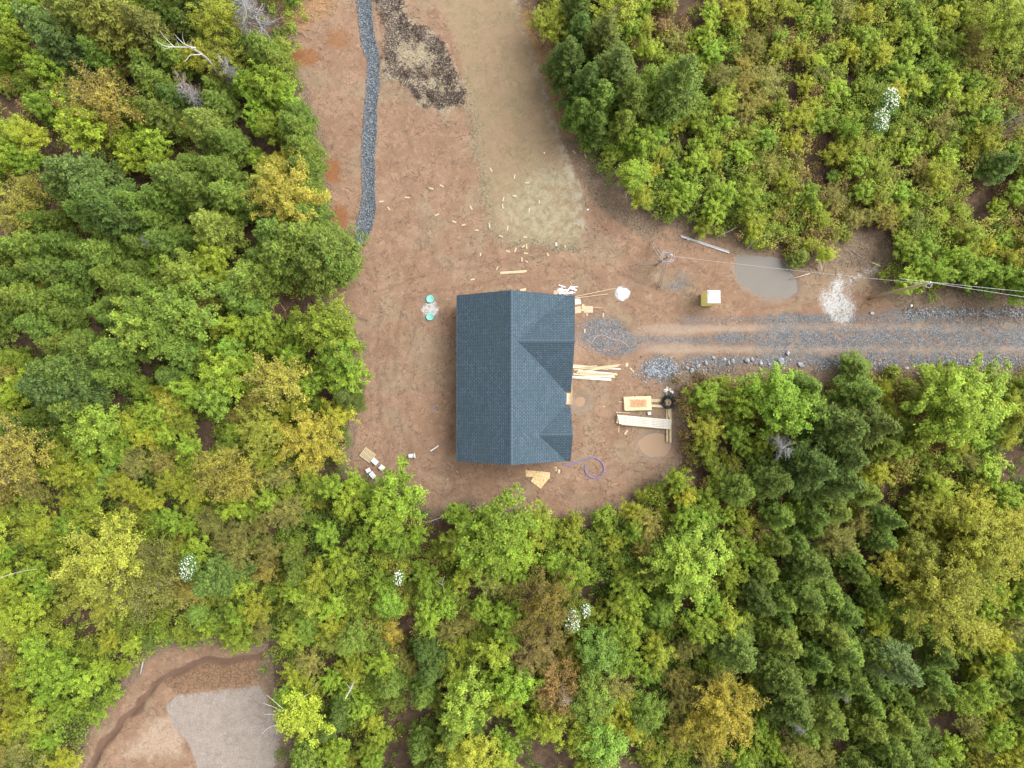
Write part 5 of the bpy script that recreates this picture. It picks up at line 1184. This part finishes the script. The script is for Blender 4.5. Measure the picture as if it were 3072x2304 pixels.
polytree('dead_tree', 'short pale broken snag in the lower woods right of the lower left clearing', 'dead tree', (1060, 2050), [
 ([(1063,2040,3.0),(1052,2068,4.4),(1036,2095,5.8)], .14, .05), ([(1052,2068,4.4),(1046,2060,4.8),(1040,2050,5.3)], .04, .012)], M_dead)
polytree('leaning_tree', 'pale bare branches leaning out over the grey gravel pad', 'tree', (900, 2110), [
 ([(925,2075,2.0),(890,2120,4.0),(868,2139,5.2),(830,2130,6)], .09, .03), ([(868,2139,5.2),(845,2142,5.6),(790,2143,6.2)], .035,.01), ([(862,2138,5.3),(830,2110,5.9),(800,2085,6.3)], .035,.01), ([(850,2135,5.4),(820,2120,5.9),(790,2110,6.2)], .03,.01),
 ([(880,2160,4.2),(840,2170,4.8),(800,2185,5.2),(785,2205,5.5)], .035,.012), ([(925,2075,2),(945,2060,4),(955,2045,5)], .07,.02), ([(868,2139,5.2),(900,2095,5.4),(930,2080,5.6)], .04,.015)], M_birch)
for b_, pp, lb in (((1893,596), [(1877,594,.5),(1883,570,2.2),(1895,550,3.6),(1915,535,4.6)], 'pale bent birch stem in the lime dome at the field edge'), ((2145,735), [(2148,712,.4),(2175,700,1.4),(2210,682,2.2)], 'pale leaning sapling stem above the pipe bundle'), ((2240,750), [(2240,748,.3),(2265,718,1.8),(2290,706,2.6),(2310,702,3)], 'pale curved sapling stem above the grey puddle'), ((2310,728), [(2305,728,.3),(2330,718,1.4),(2360,708,2)], 'straight pale sapling stem right of the curved one above the puddle'), ((30,1730), [(0,1734,5),(50,1716,6),(111,1707,7)], 'thin white fallen stem at the left edge of the lower left woods'), ((3000,340), [(3000,380,3),(3040,350,5),(3080,335,6)], 'thin grey bare stem at the right edge of the upper right woods')):
    polytree('birch_stem', lb, 'tree stem', b_, [(pp, .045, .015)], M_birch)
for (a, b_, c_, d), lb in (((2602,1167,2645,1210), 'left one of three pale fallen trunks in the woods below the driveway'), ((2615,1163,2650,1195), 'middle one of three pale fallen trunks in the woods below the driveway'), ((2612,1180,2690,1225), 'lowest longest of three pale fallen trunks in the woods below the driveway'), ((1268,1570,1330,1548), 'thin pale fallen stem at the lower clearing edge left of the big bright tree'), ((1820,1535,1850,1588), 'left pale fallen pole in the brash at the lower clearing edge'), ((1835,1530,1862,1585), 'right pale fallen pole in the brash at the lower clearing edge'), ((275,1145,315,1155), 'thin pale fallen stem on the brown floor of the left woods'), ((425,2020,438,1970), 'thin fallen pole on the left edge of the lower left clearing'), ((2040,1395,2160,1368), 'long brown fallen log at the woods right of the clearing'), ((2445,740,2460,812), 'thin stem of the leaning sapling cluster right of the grey puddle'), ((2425,822,2370,838), 'white stick reaching into the grey puddle')):
    p0, p1 = G(a, b_, .25), G(c_, d, .35); m = MB(); m.tube([p0, (p0+p1)/2+Vector((0,0,.04)), p1], [.055,.045,.03], 6); tag(m.build('fallen_trunk', M_dead if 'brown' not in lb.split()[1] else M_bark, None, True), lb, 'fallen trunk', 'fallen trunks and poles')
# red-barked stubs left of the septic lids
for px, py, x2, y2, lb in ((835,985,820,925,'thick reddish bare trunk at the wood edge left of the septic lids'),(862,1000,855,930,'thin bare trunk right of the reddish one at the wood edge')):
    polytree('bare_trunk', lb, 'tree trunk', (px, py), [([(px,py,.1),((px+x2)/2,(py+y2)/2,2),(x2,y2,4.5)], .11, .05), ([((px+x2)/2,(py+y2)/2,2.5),(px+18,py-60,3.6)], .03,.01), ([(x2,y2,4.3),(x2-15,y2-20,5.2)], .03,.01), ([(x2,y2,4.3),(x2+16,y2-12,5.2)], .03,.01)], simple('reddish_bark', (.30,.14,.07), (.42,.24,.14), 6, .9))
for i, (px, py, s, lb, mt) in enumerate(((765,50,1.5,'large grey leafless tree at the upper left of the clearing','a'),(745,95,.8,'small grey leafless tree below the large grey one at the top','a'),(570,270,.9,'grey-tan leafless bush among the upper left spruces','t'),(590,300,.9,'grey leafless bush just below the tan one in the upper left woods','a'),(700,225,.9,'grey leafless bush right of the white dead tree base','a'),(468,738,.5,'small white-grey bare treetop among the left spruces','a'),(2330,1338,1.25,'pale grey leafless bush right of the timber beams in the woods','a'),(2505,2062,.6,'small whitish bare tree in the lower right spruces','a'),(2372,2160,.6,'greyish bare tree lower left of the whitish one in the spruces','a'),(2345,1925,.8,'brown-grey bare tree in the right spruces','t'),(1830,75,.7,'grey bare tree in the dark spruces right of the field','t'),(3055,370,.9,'bare grey branches at the right edge of the upper woods','t'),(500,1745,1.1,'grey twiggy bush beside the white blossoms lower left','t'),(1690,2075,.9,'reddish-brown bare bush in the lower middle woods','t'))):
    h = 5.5*s if s > 1 else 6; p = P(px, py, h*.6)
    t = thing('leafless_tree', lb, 'bare tree', (p.x, p.y, gz(p.x, p.y)), rnd.uniform(0,6)); me = BARE[i % 2]; o = bpy.data.objects.new('trunk', me.copy()); C.objects.link(o); o.parent = t
    o.data.materials[0] = M_ash if mt == 'a' else M_twig
    t.scale = (s, s, h/5.5)
def flowering(px, py, r, lb, seed, z=5.2):
    rs = np.random.RandomState(seed); p = P(px, py, z); t = thing('flowering_tree', lb, 'blossoming tree', (p.x, p.y, gz(p.x, p.y)))
    n = int(190*r*r); d = nrm(rs.normal(size=(n,3))+np.array([0,0,.5])); c = d*r*rs.rand(n,1)**.4*np.array([.75,1.15,.6])+np.array([0,0,z-.2])
    V, Q = leaves(c, nrm(d*.4+np.array([0,0,1.])+rs.normal(0,.4,(n,3))), .12*rs.uniform(.6,1.2,n), .9, rs)
    me = np_mesh('blossom', V, Q, [M_flower]); o = bpy.data.objects.new('blossom', me); C.objects.link(o); o.parent = t
    n = int(1500*r*r); d = nrm(rs.normal(size=(n,3))+np.array([0,0,.3])); c = d*r*1.1*rs.rand(n,1)**.5*np.array([.8,1.15,.7])+np.array([0,0,z-.5])
    V, Q = leaves(c, nrm(d*.4+np.array([0,0,1.])+rs.normal(0,.4,(n,3))), .15*rs.uniform(.6,1.2,n), .7, rs)
    me = np_mesh('crown', V, Q, [M_leaf], {'tint': ('FACE', rs.rand(n)), 'tint2': ('FACE', rs.rand(n))}); o = bpy.data.objects.new('crown', me); C.objects.link(o); o.parent = t; o.color = (.14,.24,.04,1)
    me = branch_mesh('trunk', [(np.array([(0,0,-.1),(.05,0,z*.5),(0,0,z)]), .07, .02)]+[(np.array([(0,0,z*.55),np.array([math.cos(a)*r*.7, math.sin(a)*r*.7, z])]), .025, .008) for a in np.arange(0, 6.2, .7)], M_bark)
    o = bpy.data.objects.new('trunk', me); C.objects.link(o); o.parent = t
flowering(2672, 300, 1.0, 'tree white with blossom in the upper right woods, upper clump', 1, 6)
flowering(2645, 360, .95, 'tree white with blossom in the upper right woods, lower clump', 2, 6)
flowering(562, 1705, 1.0, 'white blossoming tree in the lower left woods beside grey twigs', 3, 6)
flowering(1716, 1862, .95, 'white blossoming tree in the lower middle woods', 4, 5)
flowering(1757, 1832, .6, 'faint small blossoming tree upper right of the brighter one', 5, 4)
flowering(1195, 1735, .6, 'pale cream blossoming bush in the lower woods', 6, 5)

# ------------------------------------------------------------ labels: each repeat is told apart by the landmark it stands next to
MARKS = [(1290,924,'the green tank lids'),(1430,1135,None),(2140,895,'the yellow portable toilet'),(1985,790,'the timber power mast'),(2784,849,'the utility pole top'),(1868,880,'the round white spill'),(2300,830,'the grey puddle'),(2510,905,'the white crusted patch'),
 (1097,1366,'the wooden pallet'),(1236,1367,'the white bucket'),(2003,1206,'the black pipe coil'),(1912,1209,'the strand board stack'),(1785,1403,'the violet-blue pipe curl'),(1620,1440,'the tilted strand board panel'),(1540,818,'the two long planks'),(1703,868,'the white scrap heap'),
 (1730,320,'the upper field edge'),(1900,530,'the lime dome with a pale stem'),(1080,740,'the lower end of the gravel trench'),(1115,200,'the upper gravel trench'),(1300,200,'the torn topsoil patch'),(1620,560,'the middle of the seeded strip'),(1640,710,'the foot of the seeded strip'),(1500,560,'the left rim of the seeded strip'),
 (910,170,'the upper orange seep'),(1000,515,'the middle orange seep'),(1018,655,'the lowest orange seep'),(2115,730,'the long conduit pipes'),(1770,1110,'the fanned lumber pile'),(2020,1280,'the square timber beams'),(1930,1265,'the white board row'),
 (590,170,'the white dead tree'),(765,50,'the big grey leafless tree'),(296,278,'the big olive maple upper left'),(580,290,'the grey bushes among upper left spruces'),(856,588,'the big yellow maple by the orange seeps'),(468,738,'the small white treetop left'),(490,930,'the pale green spreading tree'),(153,1166,'the huge dark pine far left'),(417,1166,'the small bright dome at the brown path'),(504,1226,'the lime dome left of the house'),
 (824,1138,'the golden maple left of the house'),(926,1323,'the big yellow maple above the pallet'),(648,1416,'the olive maples below the brown path'),(287,1689,'the huge yellow maple lower left'),(562,1705,'the lower left white blossom'),(30,1390,'the orange maple at the left edge'),(20,620,'the golden maple at the left edge'),(85,380,'the brown gap upper left'),(270,470,'the brown floor strip upper left'),
 (330,1120,'the brown path in the left woods'),(600,1240,'the dark gap in the left woods'),(850,960,'the reddish bare trunks'),(972,1000,'the bright tree by the clearing waist'),(1073,1420,'the bright bush below the pallet'),(1462,1606,'the big bright tree below the house'),(1320,1745,'the small forked white tree'),(1716,1862,'the lower middle white blossom'),(1794,1955,'the twin soft green domes'),(1939,2133,'the lone soft green dome'),
 (2084,1713,'the big pale green tree lower right'),(1633,1834,'the large olive-brown maple'),(1680,2070,'the reddish brown maple'),(2181,2141,'the golden maple bottom right'),(1416,2286,'the yellow tree at the bottom edge'),(1393,2110,'the pale green tree low middle'),(1060,2070,'the pale broken snag'),(830,2140,'the pale bare branches over the pad'),(560,1960,'the upper bend of the lower left clearing'),(330,2150,'the left side of the lower left clearing'),
 (1161,1814,'the narrow bright dome'),(921,1814,'the lime dome lower left'),(990,1925,'the pale little dome'),(1330,2200,'the brown gap at the bottom'),(1620,2240,'the wide brown gap at the bottom'),(1830,1740,'the brown gap below the clearing'),
 (1701,177,'the dark spruces beside the field'),(2036,250,'the round green spruce top'),(2672,320,'the upper right white blossom'),(2520,320,'the brown hole left of the upper right blossom'),(2440,510,'the small brown gap upper right'),(2700,600,'the golden patch in the upper right woods'),(2930,560,'the rusty gap upper right'),(3055,370,'the bare grey branches far right'),(2480,740,'the brown bank above the driveway'),(2220,680,'the pale sapling stems'),
 (2330,1338,'the pale grey leafless bush'),(2514,1284,'the big dark pine below the driveway'),(2640,1185,'the three pale fallen trunks'),(2885,1220,'the broad green tree below the driveway'),(2973,1641,'the huge chartreuse maple'),(2828,1802,'the second large chartreuse maple'),(2505,2062,'the small whitish bare tree'),(2372,2160,'the greyish bare tree low right'),(2700,1990,'the drooping spruce lower right'),(2570,2200,'the rust-brown gap bottom right'),(2900,2150,'the brown gap near the lower right corner'),(2345,1925,'the brown-grey bare treetop'),(2660,1660,'the brown gap beside the chartreuse maple'),(2110,1330,'the bushes right of the beams'),
 (0,0,'the top left corner'),(3072,0,'the top right corner'),(0,2304,'the bottom left corner'),(3072,2304,'the bottom right corner'),(0,900,'the middle of the left edge'),(3072,1150,'the middle of the right edge'),(2304,0,'the top edge right of the field'),(2750,0,'the top edge far right'),(3072,700,'the upper right edge'),(0,2000,'the lower left edge'),(3072,1950,'the lower right edge'),(350,0,'the top edge far left'),(2050,2304,'the bottom edge right of centre'),(800,2304,'the bottom edge left of centre'),(3072,250,'the right edge near the top'),(0,300,'the left edge near the top'),(2100,1500,'the brash at the lower right of the clearing'),(2000,620,'the woods edge above the mast')]
MARKS = [m_ for m_ in MARKS if m_[2]]
DIRS = ['right of','up-right of','above','up-left of','left of','down-left of','below','down-right of']
ORDW = ['','second ','third ','fourth ','fifth ','sixth ','seventh ','eighth ','ninth ','tenth ','eleventh ','twelfth ','thirteenth ','fourteenth ','fifteenth ']
def pick(px, py, cnt, stem):
    c_ = sorted(MARKS, key=lambda m_: math.hypot(m_[0]-px, m_[1]-py))[:5]; best = None
    for i, m_ in enumerate(c_):
        d = math.hypot(m_[0]-px, m_[1]-py); k_ = int(round(math.atan2(m_[1]-py, px-m_[0])/(math.pi/4))) % 8
        n_ = cnt.get((stem, m_[2], k_), 0); sc2 = n_*90+d
        if best is None or sc2 < best[0]: best = (sc2, m_, k_, d)
    return best
cnt = {}; GRP = {}
for o, px, py, stem in WAIT:
    _, m_, k_, d = pick(px, py, cnt, stem); cnt[(stem, m_[2], k_)] = cnt.get((stem, m_[2], k_), 0)+1; GRP.setdefault((stem, m_[2], k_), []).append((d, len(GRP), o))
for (stem, ph, k_), L_ in GRP.items():
    L_.sort(key=lambda e: e[0])
    for i, (d, _, o) in enumerate(L_):
        words = f'{stem}, {ORDW[i] if i < 15 else "farthest "}{"nearest" if i == 0 and len(L_) > 1 else "one" if i else ""} {DIRS[k_]} {ph}'.replace('  ', ' ').replace(' ,', ',').replace(', ,', ',')
        o['label'] = ' '.join(words.split()[:16])
